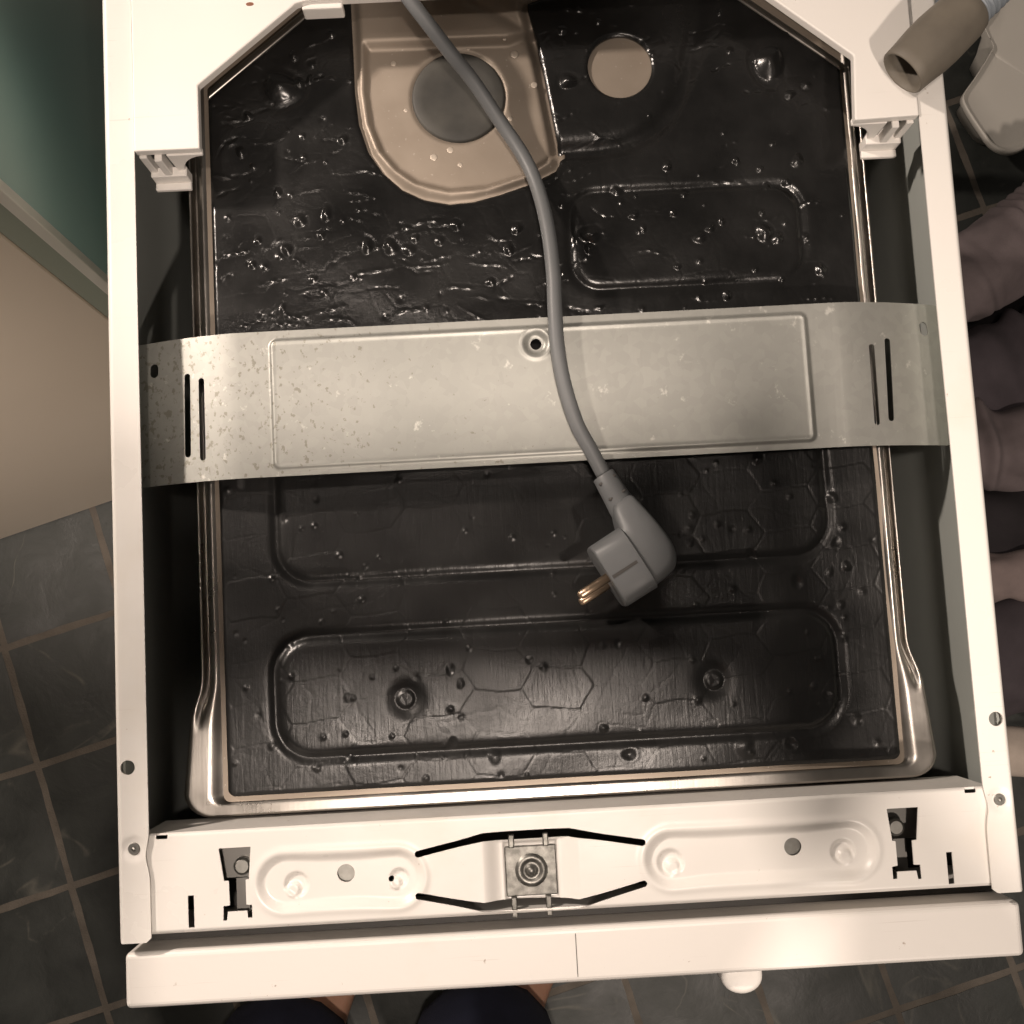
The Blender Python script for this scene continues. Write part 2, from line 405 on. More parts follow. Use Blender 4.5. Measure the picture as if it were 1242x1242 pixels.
# back panel and base so that the gaps beside the tub end somewhere
bm = bmesh.new(); box(bm, -W + 0.004, W - 0.004, 0.553, 0.556, 0.03, H - 0.03); dpart('rear_panel', bm, M['galv'])
bm = bmesh.new(); box(bm, -W + 0.004, W - 0.004, 0.004, 0.552, 0.03, 0.07); dpart('base', bm, M['dark'])

# tub: walls, steel top, rim
ZM = -0.0335                  # top of bitumen
ZT = -0.0365                  # steel of the tub top
bm = bmesh.new(); box(bm, -0.184, 0.184, 0.075, 0.54, 0.10, H - 0.066); tb = dpart('tub', bm, M['steel'], DW)

Ucut_px = [(404, -40), (425, 0), (428, 60), (430, 110), (435, 150), (447, 185), (465, 210), (488, 230), (515, 242), (545, 247), (575, 244), (608, 235), (645, 222),
           (674, 207), (679, 198), (676, 170), (668, 130), (659, 85), (650, 45), (640, 12), (640, 4), (655, -2), (760, -12), (800, -60), (600, -90)]
Ucut = [tuple(P(x, y, ZM)[:2]) for x, y in Ucut_px]
hc = P(752, 80, ZM); HR = (P(791, 80, ZM) - P(713, 80, ZM))[0] / 2
def mat_sdf(X, Y):
    d = s_box(X, Y, -0.1775, 0.1805, 0.0640, 0.60, 0.004)
    # chamfered rear corners
    d = np.minimum(d, ((-(X + 0.1775) * 0) + (0.4480 + (X + 0.1775) * 0.80 + 0.004 - Y) / 1.28))
    d = np.minimum(d, (0.4480 + (0.1805 - X) * 0.80 + 0.004 - Y) / 1.28)
    d = np.minimum(d, 0.515 - Y)
    d = np.minimum(d, -s_poly(X, Y, Ucut)); return np.minimum(d, -s_circ(X, Y, hc[0], hc[1], HR))
def rr(px0, px1, py0, py1, pym, r, z=ZM):
    """axis-aligned rounded rectangle (world) from its photo extents"""
    xa = P(px0, pym, z)[0]; xb = P(px1, pym - 40, z)[0]; ya = P(640, py1, z)[1]; yb = P(640, py0, z)[1]
    return (xa, xb, ya, yb, r)
B_low = rr(334, 1018, 757, 905, 850, 0.020); B_mid = rr(334, 1002, 470, 692, 640, 0.020); B_top = rr(692, 972, 238, 356, 300, 0.016)
quarter = spline([P(x, y, ZM)[:2] for x, y in ((852, -30), (838, 60), (822, 118), (795, 155), (750, 177), (690, 184), (640, 186))], 8)
dimples = [P(492, 848, ZM), P(866, 825, ZM)]
BL = [(340,105,19),(364,99,7),(356,65,7),(301,139,6),(292,182,6),(337,232,6),(364,266,8),(396,258,8),(390,284,6),(348,301,8),(313,290,5),(306,319,6),(380,337,5),(343,372,5),
 (446,297,8),(474,298,9),(496,301,8),(504,287,5),(533,290,6),(553,271,6),(416,168,7),(627,276,7),(617,300,7),(595,340,6),(429,334,5),(367,163,4),(395,195,3),(402,40,6),(376,92,4),
 (872,14,5),(956,35,7),(932,74,17),(978,101,6),(958,113,7),(682,35,6),(726,24,5),(689,97,10),(788,137,3),(967,193,9),(893,193,6),(922,203,5),(954,219,6),(809,200,7),(748,230,7),
 (771,235,4),(830,232,7),(930,224,6),(769,259,7),(780,275,5),(816,256,5),(861,275,6),(875,267,5),(848,287,7),(716,283,11),(714,299,7),(927,280,11),(943,287,8),(924,256,5),(977,285,6),
 (995,325,8),(882,356,7),(916,325,4),(949,337,4),(822,322,4),
 (918,557,7),(1008,603,8),(911,672,7),(1014,658,6),(1026,687,7),(1006,694,5),(967,706,8),(1020,733,5),(979,767,4),(731,783,5),(749,780,5),(783,846,5),(732,883,6),(763,915,8),
 (903,905,12),(960,902,8),(1038,871,8),(1004,844,6),(987,832,5),(837,658,6),(825,648,4),(827,690,6),(351,783,5),(390,754,4),(439,727,5),(546,812,7),(559,829,6),(569,787,5),(642,800,5),
 (421,846,5),(549,901,7),(600,917,9),(517,944,5),(476,893,4),(639,940,4),(385,932,5),(330,905,5),(1005,600,4)]
def bl_disp(X, Y):
    return 0
def mat_h(X, Y):
    Z = np.full(X.shape, H + ZM)
    def groove(b, wd, dp):
        xa, xb, ya, yb, r = b
        d = np.abs(s_box(X, Y, xa, xb, ya, yb, r)); return -dp * np.exp(-(d / wd) ** 2)
    Z += groove(B_low, 0.0026, 0.0021) + groove(B_mid, 0.0024, 0.0017) + groove(B_top, 0.0026, 0.0014)
    for b in (B_low, B_mid, B_top): Z += 0.0003 * sstep(0, 0.008, s_box(X, Y, *b))
    d = d_line(X, Y, quarter); Z += -0.0035 * np.exp(-(d / 0.0062) ** 2)
    for c in dimples:
        r = np.hypot(X - c[0], Y - c[1]); Z += -0.0024 * np.exp(-(r / 0.0085) ** 3) + 0.0016 * (1 - sstep(0.0030, 0.0058, r))
    # gentle sag and lumps
    Z += 0.0005 * np.sin(X * 61 + 2 * np.sin(Y * 40)) * np.sin(Y * 53 + 1.3)
    # blisters
    for (px, py, r) in BL:
        c = P(px, py + (2 if py < 500 else 0), ZM); R_ = r * 0.00043 * (0.92 if r < 10 else 1.05); hgt = R_ * rng.uniform(0.40, 0.62) * (1 if py < 400 else rng.choice((0.6, 0.45, -0.6)))
        m = (np.abs(X - c[0]) < 2.2 * R_) & (np.abs(Y - c[1]) < 2.2 * R_)
        if not m.any(): continue
        dx, dy = X[m] - c[0], Y[m] - c[1]; th = np.arctan2(dy, dx); f1, f2 = rng.uniform(0, 6, 2)
        q = np.hypot(dx * rng.uniform(.9, 1.3), dy * rng.uniform(.85, 1.15)) / R_ * (1 + 0.09 * np.sin(2 * th + f1) + 0.07 * np.sin(3 * th + f2))
        Z[m] += hgt * (np.sqrt(np.clip(1 - q * q, 0, 1)) * 0.35 + 0.70 * np.exp(-q * q * 2.0)) - 0.10 * hgt * np.exp(-((q - 1.35) / 0.3) ** 2)
    # small random pimples
    for _ in range(240):
        cx, cy = rng.uniform(-0.175, 0.178), rng.uniform(0.066, 0.50); R_ = rng.uniform(0.0007, 0.0016)
        m = (np.abs(X - cx) < 2 * R_) & (np.abs(Y - cy) < 2 * R_)
        if m.any():
            q = ((X[m] - cx) ** 2 + (Y[m] - cy) ** 2) / R_ ** 2
            Z[m] += rng.choice((1, 1, -0.7)) * R_ * 0.55 * np.exp(-q)
    # creases of the rear mat: short wandering ridges lying mostly across the tub
    for _ in range(330):
        cx, cy = rng.uniform(-0.172, 0.175), rng.uniform(0.30, 0.50)
        if cx > 0.03 and rng.random() < 0.62: continue
        L = rng.uniform(0.006, 0.024); a = rng.normal(0.05, 0.28); k = rng.normal(0, 22)
        t = np.linspace(-0.5, 0.5, 6) * L
        pts = [(cx + s_ * math.cos(a) - k * s_ * s_ * math.sin(a), cy + s_ * math.sin(a) + k * s_ * s_ + rng.normal(0, 0.0004)) for s_ in t]
        m = (np.abs(X - cx) < L) & (np.abs(Y - cy) < L * 0.8 + 0.003)
        if not m.any(): continue
        d = d_line(X[m], Y[m], pts); wd = rng.uniform(0.0005, 0.0009); hh = rng.uniform(0.00020, 0.00062) * rng.choice((1, 1, -1)) * np.exp(-((X[m] - cx) / (0.42 * L)) ** 4) * (0.7 + 0.5 * np.sin(X[m] * rng.uniform(500, 1500) + cy * 900))
        Z[m] += hh * np.exp(-(d / wd) ** 2)
    # honeycomb plates pressed into the mat
    hx = 0.0215
    qx = X / (hx * 1.5); col = np.floor(qx + 0.5)
    best = np.full(X.shape, 1e9); sec = np.full(X.shape, 1e9); cid = np.zeros(X.shape)
    wx = X + 0.0010 * np.sin(Y * 190 + 1) ; wy = Y + 0.0010 * np.sin(X * 170)
    for dc in (-1, 0, 1):
        cc = col + dc; cxx = cc * hx * 1.5; off = np.where(cc % 2 == 0, 0, 0.5)
        hy = hx * math.sqrt(3) * 0.60
        row = np.floor(wy / hy - off + 0.5)
        for dr in (-1, 0, 1):
            cyy = (row + dr + off) * hy; dd = np.hypot((wx - cxx) , (wy - cyy) * 1.35)
            h_ = np.sin(cc * 127.1 + (row + dr) * 311.7) * 43758.5; h_ = h_ - np.floor(h_)
            nb = dd < best
            sec = np.where(nb, best, np.minimum(sec, dd)); cid = np.where(nb, h_, cid); best = np.where(nb, dd, best)
    edge = sec - best
    frontness = 1 - sstep(0.21, 0.30, Y)
    Z += (0.00013 * np.where(cid > 0.5, 1, 0) * sstep(0, 0.0014, edge)) * (0.22 + 0.78 * frontness)
    Z += -0.00008 * np.exp(-(edge / 0.0007) ** 2)
    # soft edge of the mat
    e = mat_sdf(X, Y); Z -= 0.0012 * (1 - np.clip(e / 0.0025, 0, 1)) ** 2
    return Z
matobj = part(sheet('bitumen_mat', -0.1795, 0.1825, 0.0620, 0.516, 0.00066, mat_h, mat_sdf, 0.0032, M['bitumen'], None, False), tb)
matobj['label'] = 'black glossy bitumen sound-damping mat with blisters'

# steel top: seen inside the cut-outs of the mat and round it
insU = [tuple(P(x, y, ZM)[:2]) for x, y in [(441, 52), (440, 110), (446, 150), (460, 184), (480, 207), (505, 223), (545, 232), (590, 228), (640, 212), (672, 190),
        (690, 180), (690, 120), (680, 60), (665, 30), (640, 36), (615, 46)]]
disc_c = P(556, 117, ZT); DR = 0.0268
def top_h(X, Y):
    Z = np.full(X.shape, H + ZT)
    d = s_poly(X, Y, Ucut); Z += 0.0042 * sstep(0.0006, 0.0062, d)
    q = s_poly(X, Y, insU); Z -= 0.0050 * sstep(-0.0015, 0.0035, q)
    r = np.hypot(X - disc_c[0], Y - disc_c[1]); Z -= 0.0016 * (1 - sstep(DR - 0.001, DR + 0.0015, r))
    a = P(612, 8, ZT); rr_ = d_line(X, Y, [P(560, -30, ZT)[:2], P(572, 5, ZT)[:2], P(610, 22, ZT)[:2], P(645, 45, ZT)[:2], P(668, 80, ZT)[:2]])
    Z -= 0.0020 * np.exp(-(rr_ / 0.004) ** 2)
    Z += 0.00035 * np.sin(X * 75 + 1) * np.sin(Y * 66)
    Z -= 0.004 * sstep(0.003, 0.006, mat_sdf(X, Y))         # pressed down under the mat's grooves
    return Z
def top_s(X, Y): 
    d = s_box(X, Y, -0.1805, 0.1835, 0.061, 0.545, 0.004)
    return d
part(sheet('tub_top', -0.1805, 0.1835, 0.061, 0.545, 0.0010, top_h, top_s, 0.001, M['plate'], None, False), tb)
# dark disc
bm = bmesh.new(); prof = [(0, 0.0006), (0.012, 0.0008), (0.020, 0.0012), (DR - 0.0018, 0.0014), (DR - 0.0006, 0.0008), (DR, -0.0012)]
seg = 64; rings = []
for r_, z_ in prof:
    if r_ == 0: rings.append([bm.verts.new((0, 0, z_))]); continue
    rings.append([bm.verts.new((r_ * math.cos(2 * math.pi * k / seg), r_ * math.sin(2 * math.pi * k / seg), z_)) for k in range(seg)])
for k in range(seg): bm.faces.new((rings[0][0], rings[1][k], rings[1][(k + 1) % seg]))
for a, b in zip(rings[1:], rings[2:]):
    for k in range(seg): bm.faces.new((a[k], b[k], b[(k + 1) % seg], a[(k + 1) % seg]))
for v in bm.verts: v.co += Vector((disc_c[0], disc_c[1], H + ZT - 0.0018))
o = dpart('cover_disc', bm, M['rubber_disc'], tb, True); o['label'] = 'dark grey round rubber cover'
M['weld'] = new_mat('weld_mark', (0.66, 0.58, 0.49), 0.4, 0.6)
for k, (x, y) in enumerate(((526, 190), (558, 199), (624, 65), (648, 102), (477, 76), (619, 143), (546, 181), (492, 133), (568, 58), (612, 50))):
    bm = bmesh.new(); bmesh.ops.create_icosphere(bm, subdivisions=2, radius=1)
    c = P(x, y, ZT); r_ = (0.0021, 0.0014, 0.0024, 0.0019, 0.0016, 0.0014, 0.0019, 0.0012, 0.0012, 0.0012)[k]
    zz = float(top_h(np.array([c[0]]), np.array([c[1]]))[0])
    for v in bm.verts: v.co = Vector((c[0] + v.co.x * r_, c[1] + v.co.y * r_, zz + v.co.z * 0.00012))
    dpart('weld_spot', bm, M['weld'], tb, True)

# rim of the tub: a lofted band from the mat's edge outwards, ridged along the sides, flaring at the front corners
inn, out, flare = [], [], []
def side(s):
    I, O, Fq = [], [], []
    xe = -0.1765 if s < 0 else 0.1795
    xo = 0.1925
    for y in list(np.linspace(0.545, 0.15, 26)) + list(np.linspace(0.146, 0.066, 34)):
        f = sstep(0.142, 0.118, y) if y < 0.142 else 0.0
        g_ = float(np.clip((0.120 - y) / 0.056, 0, 1))
        xw = xo + (0.0050 * float(sstep(0.0, 1.0, (0.128 - y) / 0.024)) if y < 0.128 else 0) + 0.0060 * g_ 
        back = max(0.0, y - 0.452)                       # the rear corners are cut off
        I.append((xe, y)); O.append((s * xw, y)); Fq.append(float(np.clip((0.130 - y) / 0.03, 0, 1)))
    return I, O, Fq
IL, OL, FqL = side(-1); IR, OR, FqR = side(1)
xl, xr = -0.1765, 0.1795
# corner arcs
def corner(cx, cy, rx, ry, a0, a1, n_): return [(cx + rx * math.cos(a), cy + ry * math.sin(a)) for a in np.linspace(a0, a1, n_)]
yF, yO = 0.0650, 0.0524
oxl, oxr = OL[-1][0], OR[-1][0]
cl = corner(oxl + 0.016, 0.066, 0.016, 0.066 - yO, math.pi, 1.5 * math.pi, 14)[1:]
cr = corner(oxr - 0.016, 0.066, 0.016, 0.066 - yO, 1.5 * math.pi, 2 * math.pi, 14)[:-1]
fx = np.linspace(oxl + 0.018, oxr - 0.018, 60)
I = IL + [(xl, yF)] * len(cl) + [(max(xl, min(xr, x)), yF) for x in fx] + [(xr, yF)] * len(cr) + IR[::-1]
O = OL + cl + [(x, yO) for x in fx] + cr + OR[::-1]
FQ = FqL + [1] * len(cl) + [1] * len(fx) + [1] * len(cr) + FqR[::-1]
T_ = np.linspace(0, 1, 22)
def prof_side(t):   # ridge - groove - ridge - fall
    return -0.0370 + 0.0022 * math.exp(-((t - 0.40) / 0.17) ** 2) - 0.0060 * math.exp(-((t - 0.70) / 0.075) ** 2) + 0.0010 * math.exp(-((t - 0.88) / 0.08) ** 2) - 0.010 * max(0, t - 0.90) / 0.1 - 0.002 * t
def prof_front(t):  # slope up from the mat to a broad flat lip, then a rounded fall
    return -0.0392 + 0.0032 * float(sstep(0.08, 0.46, t)) + 0.0011 * max(0, min(t, 0.88) - 0.46) - 0.0085 * max(0, (t - 0.84) / 0.16) ** 2
bm = bmesh.new(); grid = []
for (ix, iy), (ox, oy), f in zip(I, O, FQ):
    row = []
    for t in T_:
        z = prof_side(t) * (1 - f) + prof_front(t) * f
        row.append(bm.verts.new((ix + (ox - ix) * t, iy + (oy - iy) * t, H + z)))
    row.append(bm.verts.new((ox, oy, H - 0.09))); grid.append(row)
for a, b in zip(grid, grid[1:]):
    for k in range(len(a) - 1):
        try: bm.faces.new((a[k], a[k + 1], b[k + 1], b[k]))
        except ValueError: pass
bmesh.ops.remove_doubles(bm, verts=bm.verts, dist=1e-6); bmesh.ops.recalc_face_normals(bm, faces=bm.faces)
if sum(f.normal.z * f.calc_area() for f in bm.faces) < 0: bmesh.ops.reverse_faces(bm, faces=bm.faces)
rim = dpart('tub_rim', bm, M['steel'], tb, True); rim['label'] = 'stainless steel rim running round the tub top'
# rear corner plates of the tub (cut-off corners beneath the rear frame)
for s in (-1, 1):
    bm = bmesh.new(); xe = xl if s < 0 else xr
    pts = [(xe, 0.452), (xe - s * 0.002, 0.56), (xe - s * 0.12, 0.56)]
    pts = [(xe + s * 0.001, 0.449), (xe - s * 0.090, 0.522), (xe - s * 0.090, 0.528), (xe + s * 0.001, 0.4545)]
    prism(bm, pts, H - 0.0365, H - 0.0325); bevel(bm, 0.0012, 2); dpart('corner_bead', bm, M['steel'], tb, True)

# front rail
RZ = -0.0022
RX = 0.2140; RY0, RY1 = 0.0030, 0.0520
def w2(px, py, z=RZ): return tuple(P(px, py, z)[:2])
def keyhole(cx, top, mir):
    """hinge opening: wide tapered top, narrow neck, short T foot (x mirrored for the other side)"""
    k = 1 if mir > 0 else -1
    pts = [(-0.0078, 0.0), (0.0082, 0.0), (0.0068, -0.0158), (0.0052, -0.0160), (0.0052, -0.0280), (0.0080, -0.0284), (0.0080, -0.0345), (0.0058, -0.0345),
           (0.0056, -0.0310), (-0.0040, -0.0310), (-0.0046, -0.0352), (-0.0064, -0.0352), (-0.0062, -0.0282), (-0.0030, -0.0280), (-0.0032, -0.0162), (-0.0056, -0.0160)]
    return [(cx + k * x, top + y) for x, y in pts]
kl = keyhole(w2(284, 1028)[0], w2(284, 1028)[1], 1); kr = keyhole(w2(1095, 980)[0], w2(1095, 980)[1], -1)
slA = [w2(507, 1036), w2(585, 1016), w2(690, 1010), w2(779, 1022)]; slB = [w2(508, 1087), w2(586, 1101), w2(703, 1097), w2(781, 1072)]
e1 = [w2(345, 1070), w2(480, 1064)]; e2 = [w2(815, 1042), w2(1030, 1030)]
circs = [(w2(359, 1074), 0.0068, 0), (w2(484, 1066), 0.0052, 0), (w2(814, 1047), 0.0072, 1), (w2(1024, 1034), 0.0068, 1)]
hole_e = [w2(419, 1060), w2(963, 1028)]
pc = w2(645, 1058); PH = (0.0138, 0.0148)
ss = [(w2(232, 1091), w2(232, 1128)), (w2(1152, 1038), w2(1154, 1075))]
def rail_s(X, Y):
    d = s_box(X, Y, -RX, RX, RY0, RY1, 0.001)
    for k in (kl, kr): d = np.minimum(d, -s_poly(X, Y, k))
    for sl_ in (slA, slB):
        wdt = 0.00165 + 0.0009 * np.exp(-((X - pc[0]) / 0.028) ** 4); d = np.minimum(d, d_line(X, Y, sl_) - wdt)
    for a, b in ss: d = np.minimum(d, np.maximum(np.abs(X - (a[0] + b[0]) / 2) - 0.0015, np.abs(Y - (a[1] + b[1]) / 2 - 0.0015) - 0.0078))
    d = np.minimum(d, np.maximum(np.abs(X) - 0.2065, np.abs(Y - 0.047) - 0.002) * 1.0 if False else d)
    # small notches at the rear corners
    for sx in (-1, 1): d = np.minimum(d, np.hypot(np.maximum(np.abs(X - sx * 0.2035) - 0.0022, 0), np.maximum(np.abs(Y - 0.0505) - 0.0006, 0)) - 0.0007)
    for hx_ in hole_e: d = np.minimum(d, -s_circ(X, Y, hx_[0], hx_[1], 0.0044))
    t = w2(474, 1067); d = np.minimum(d, -s_circ(X, Y, t[0], t[1], 0.0014))
    return d
def rail_h(X, Y):
    Z = np.full(X.shape, H + RZ)
    for (a, b), r0 in ((e1, 0.0128), (e2, 0.0125)):
        d = d_line(X, Y, [a, b]); bulge = 0.0022 * (np.exp(-((np.hypot(X - a[0], Y - a[1] + 0.002)) / 0.012) ** 2) + np.exp(-((np.hypot(X - b[0], Y - b[1] + 0.002)) / 0.012) ** 2))
        Z += -0.0022 * (1 - sstep(0.0085, 0.0135, d - bulge)) + 0.0006 * np.exp(-((d - bulge - 0.0145) / 0.002) ** 2)
    for (c, r0, kind) in circs:
        r = np.hypot(X - c[0], Y - c[1])
        Z += -0.0020 * (1 - sstep(r0 * 0.62, r0, r))
        r2 = np.hypot(X - c[0] + 0.0018 * (1 if kind == 0 else -0.6), Y - c[1] + 0.0024)
        Z += 0.0017 * (1 - sstep(r0 * 0.30, r0 * 0.66, r2))
    # bridge between the two slits, dropping to the striker pocket
    inb = (Y < np.interp(X, [p[0] for p in slA], [p[1] for p in slA])) & (Y > np.interp(X, [p[0] for p in slB], [p[1] for p in slB]))
    dx = np.abs(X - pc[0])
    Z -= np.where(inb, 0.0040 * (1 - sstep(0.0150, 0.0245, dx)) + 0.0009 * (1 - sstep(0.02, 0.052, dx)), 0)
    sq = np.maximum(np.abs(X - pc[0]) / PH[0], np.abs(Y - pc[1]) / PH[1])
    Z -= np.where(inb, 0.0022 * (1 - sstep(0.90, 1.02, sq)), 0)
    # rolled front and rear edges
    Z -= 0.0020 * (1 - np.clip((Y - RY0) / 0.0022, 0, 1)) ** 2 + 0.0014 * (1 - np.clip((RY1 - Y) / 0.0016, 0, 1)) ** 2
    Z += 0.0002 * np.sin(X * 47) * np.sin(Y * 90)
    return Z
rail = part(sheet('front_rail', -RX, RX, RY0, RY1, 0.0005, rail_h, rail_s, 0.0009, M['enamel']))
rail['label'] = 'white pressed steel front rail with slots and hinge openings'
bm = bmesh.new(); box(bm, -RX, RX, 0.0508, 0.0519, H - 0.046, H - 0.0042); dpart('rail_rear_lip', bm, M['enamel'], rail)
bm = bmesh.new(); box(bm, -RX, RX, 0.0033, 0.0044, H - 0.050, H - 0.0050); dpart('rail_front_lip', bm, M['enamel'], rail)
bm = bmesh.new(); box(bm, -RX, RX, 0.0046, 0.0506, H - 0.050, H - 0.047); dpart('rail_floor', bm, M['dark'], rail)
for hx_ in hole_e:      # lighter sheet behind the round holes
    bm = bmesh.new(); box(bm, hx_[0] - 0.011, hx_[0] + 0.011, hx_[1] - 0.009, hx_[1] + 0.009, H - 0.0105, H - 0.0090); dpart('backing_plate', bm, M['zinc'], rail)
# hinge hooks seen in the openings
for kx, m_ in ((kl, 1), (kr, -1)):
    cx = (kx[0][0] + kx[1][0]) / 2; ty = kx[0][1]
    bm = bmesh.new(); box(bm, cx - 0.013, cx + 0.013, ty - 0.017, ty + 0.006, H - 0.015, H - 0.013); bevel(bm, 0.0005, 1)
    dpart('hinge_plate', bm, M['hinge'], rail)
    bm = bmesh.new(); tube(bm, [(cx + m_ * 0.002, ty - 0.0105, H - 0.0175), (cx + m_ * 0.002, ty - 0.0105, H - 0.0090), (cx + m_ * 0.002, ty - 0.0105, H - 0.0080)], [0.0044, 0.0044, 0.0032], 24)
    dpart('hinge_pin', bm, M['zinc'], rail, False)
    bm = bmesh.new(); box(bm, cx - 0.0025 + m_ * 0.001, cx + 0.0040 + m_ * 0.001, ty - 0.033, ty - 0.0165, H - 0.0120, H - 0.0105); dpart('hinge_arm', bm, M['hinge'], rail)
# striker plate
bm = bmesh.new()
zst = H - 0.0088
box(bm, pc[0] - 0.0132, pc[0] + 0.0128, pc[1] - 0.0125, pc[1] + 0.0122, zst, zst + 0.0012)
bevel(bm, 0.0006, 2)
striker = dpart('striker_plate', bm, M['striker'], rail)
prof = [(0.0085, 0.0010), (0.0072, 0.0022), (0.0056, 0.0026), (0.0046, 0.0014), (0.0030, 0.0012), (0.0021, 0.0030), (0.0012, 0.0038), (0, 0.0040)]
bm = bmesh.new(); rings = []
for r_, z_ in prof:
    rings.append([bm.verts.new((pc[0] + r_ * math.cos(2 * math.pi * k / 32), pc[1] + r_ * math.sin(2 * math.pi * k / 32), zst + z_)) for k in range(32)] if r_ else [bm.verts.new((pc[0], pc[1], zst + z_))])
for a, b in zip(rings, rings[1:]):
    for k in range(32):
        if len(b) == 1: bm.faces.new((a[k], a[(k + 1) % 32], b[0]))
        else: bm.faces.new((a[k], a[(k + 1) % 32], b[(k + 1) % 32], b[k]))
dpart('striker_boss', bm, M['striker'], rail, True)
for dx in (-0.0095, 0.0078):
    for y0, y1 in ((0.0118, 0.0185), (-0.0185, -0.0122)):
        bm = bmesh.new(); box(bm, pc[0] + dx - 0.0015, pc[0] + dx + 0.0015, pc[1] + y0, pc[1] + y1, zst + 0.0008, zst + 0.0044); bevel(bm, 0.0006, 2); dpart('striker_tab', bm, M['striker'], rail)
    bm = bmesh.new(); box(bm, pc[0] + dx - 0.0014, pc[0] + dx + 0.0016, 0.0005, 0.0040, H - 0.020, H - 0.0052); bevel(bm, 0.0005, 1); dpart('striker_tab', bm, M['striker'], rail)

# door seen from above
DZ = -0.006
bm = bmesh.new()
yb, yf = P(640, 1128, DZ)[1], P(640, 1196, DZ)[1]
box(bm, -0.2245, 0.2250, yf, yb, 0.12, H + DZ); bevel(bm, 0.0028, 4)
door = dpart('door', bm, M['plastic']); door['label'] = 'white door edge along the front'
bm = bmesh.new(); box(bm, 0.0, 0.0004, yf + 0.003, yb - 0.003, H + DZ - 0.001, H + DZ + 0.00015)
sx_ = P(699, 1160, DZ)[0]
for v in bm.verts: v.co.x += sx_
dpart('door_seam', bm, M['slot'], door)
hk = P(904, 1180, DZ)
bm = bmesh.new()
prism(bm, [(hk[0] - 0.0098, yf + 0.004)] + [(hk[0] + 0.0105 * -math.cos(a), yf - 0.0045 - 0.0085 * math.sin(a)) for a in np.linspace(0, math.pi, 14)] + [(hk[0] + 0.0105, yf + 0.004)], H - 0.040, H - 0.014); bevel(bm, 0.0028, 3, 0.6)
dpart('door_handle', bm, M['plastic'], door, True)
bm = bmesh.new(); box(bm, -0.2215, 0.2215, yb + 0.0005, 0.0012, 0.12, H - 0.028); dpart('door_seal', bm, M['dark'], door)
M['smudge'] = new_mat('tan_smudge', (0.55, 0.42, 0.30), 0.5)

# rear frame
FZ = 0.0016
bm = bmesh.new()
pl = [(-0.2088, 0.4055), (-0.1742, 0.4055), (-0.1742, 0.4405), (-0.1205, 0.4838), (-0.1150, 0.4850), (0.118, 0.4850), (0.1245, 0.4830), (0.1765, 0.4395), (0.1742, 0.4035), (0.2088, 0.4045), (0.2088, 0.556), (-0.2088, 0.556)]
prism(bm, pl, H - 0.0045, H + FZ); bevel(bm, 0.0008, 2, 0.3)
rf = dpart('rear_frame', bm, M['plastic']); rf['label'] = 'white plastic frame with angled corners at the back'
bm = bmesh.new(); box(bm, -0.118, -0.096, 0.4815, 0.486, H - 0.012, H - 0.001); bevel(bm, 0.001, 2); dpart('frame_lug', bm, M['plastic'], rf)
st = P(303, 5, FZ)
bm = bmesh.new(); bmesh.ops.create_icosphere(bm, subdivisions=2, radius=1)
for v in bm.verts: v.co = Vector((st[0] + v.co.x * 0.0022, st[1] + v.co.y * 0.0011, H + FZ + v.co.z * 0.0002))
dpart('stain', bm, M['rust'], rf)
for s in (-1, 1):
    fx_, fy = (-0.2085, 0.4052) if s < 0 else (0.2085, 0.4040)
    def q(a, z): return (fx_ - s * a, H + z)
    bm = bmesh.new()
    # arms of the clip stand below the frame's front edge
    prism(bm, [q(0.0005, -0.0045), q(0.0045, -0.0045), q(0.0050, -0.034), q(0.0008, -0.034)], fy - 0.001, fy + 0.004, 'y')
    prism(bm, [q(0.0085, -0.0045), q(0.0125, -0.0045), q(0.0130, -0.026), q(0.0088, -0.026)], fy - 0.003, fy + 0.003, 'y')
    prism(bm, [q(0.0008, -0.024), q(0.0205, -0.024), q(0.0205, -0.036), q(0.0008, -0.036)], fy - 0.0035, fy + 0.002, 'y')
    prism(bm, [q(0.0008, -0.033), q(0.0205, -0.033), q(0.0205, -0.036), q(0.0008, -0.036)], fy - 0.0075, fy - 0.0034, 'y')
    g_ = [q(0.0150, -0.0040), q(0.0343, -0.0040), q(0.0343, -0.0065)] + [q(0.0343 - 0.0145 * math.sin(a), -0.0065 - 0.0205 * (1 - math.cos(a))) for a in np.linspace(0.1, math.pi / 2, 9)] + [q(0.0160, -0.028)]
    prism(bm, g_, fy - 0.0005, fy + 0.003, 'y')
    bevel(bm, 0.0004, 1)
    dpart('clip', bm, M['plastic'], rf)

# galvanised strap across the machine
SZ = -0.013
def strap_mid(X): return H + SZ - 0.017 * np.clip((np.abs(X) - 0.160) / 0.062, 0, 1) ** 1.6
SY0, SY1 = P(640, 562, SZ)[1], P(640, 386, SZ)[1]
def zpt(px, py):
    z = SZ
    for _ in range(6):
        p = P(px, py, z); z = float(strap_mid(np.array([p[0]]))[0]) - H
    return p
caps = []
for (x, y0, y1, x2, r) in ((227, 452, 556, 228, .0017), (244, 457, 560, 246, .0016), (1057, 416, 517, 1064, .0016), (1076, 409, 512, 1081, .0017)):
    caps.append((zpt(x, y0 + 5)[:2], zpt(x2, y1 - 5)[:2], r))
caps.append((zpt(187, 447)[:2], zpt(187, 453)[:2], .0024)); caps.append((zpt(1119.5, 396)[:2], zpt(1120.5, 402)[:2], .0024))
sc_ = zpt(650, 417)
ex0, ex1 = zpt(330, 480)[0], zpt(982, 450)[0]; ey0, ey1 = SY0 + 0.0040, SY1 - 0.0050
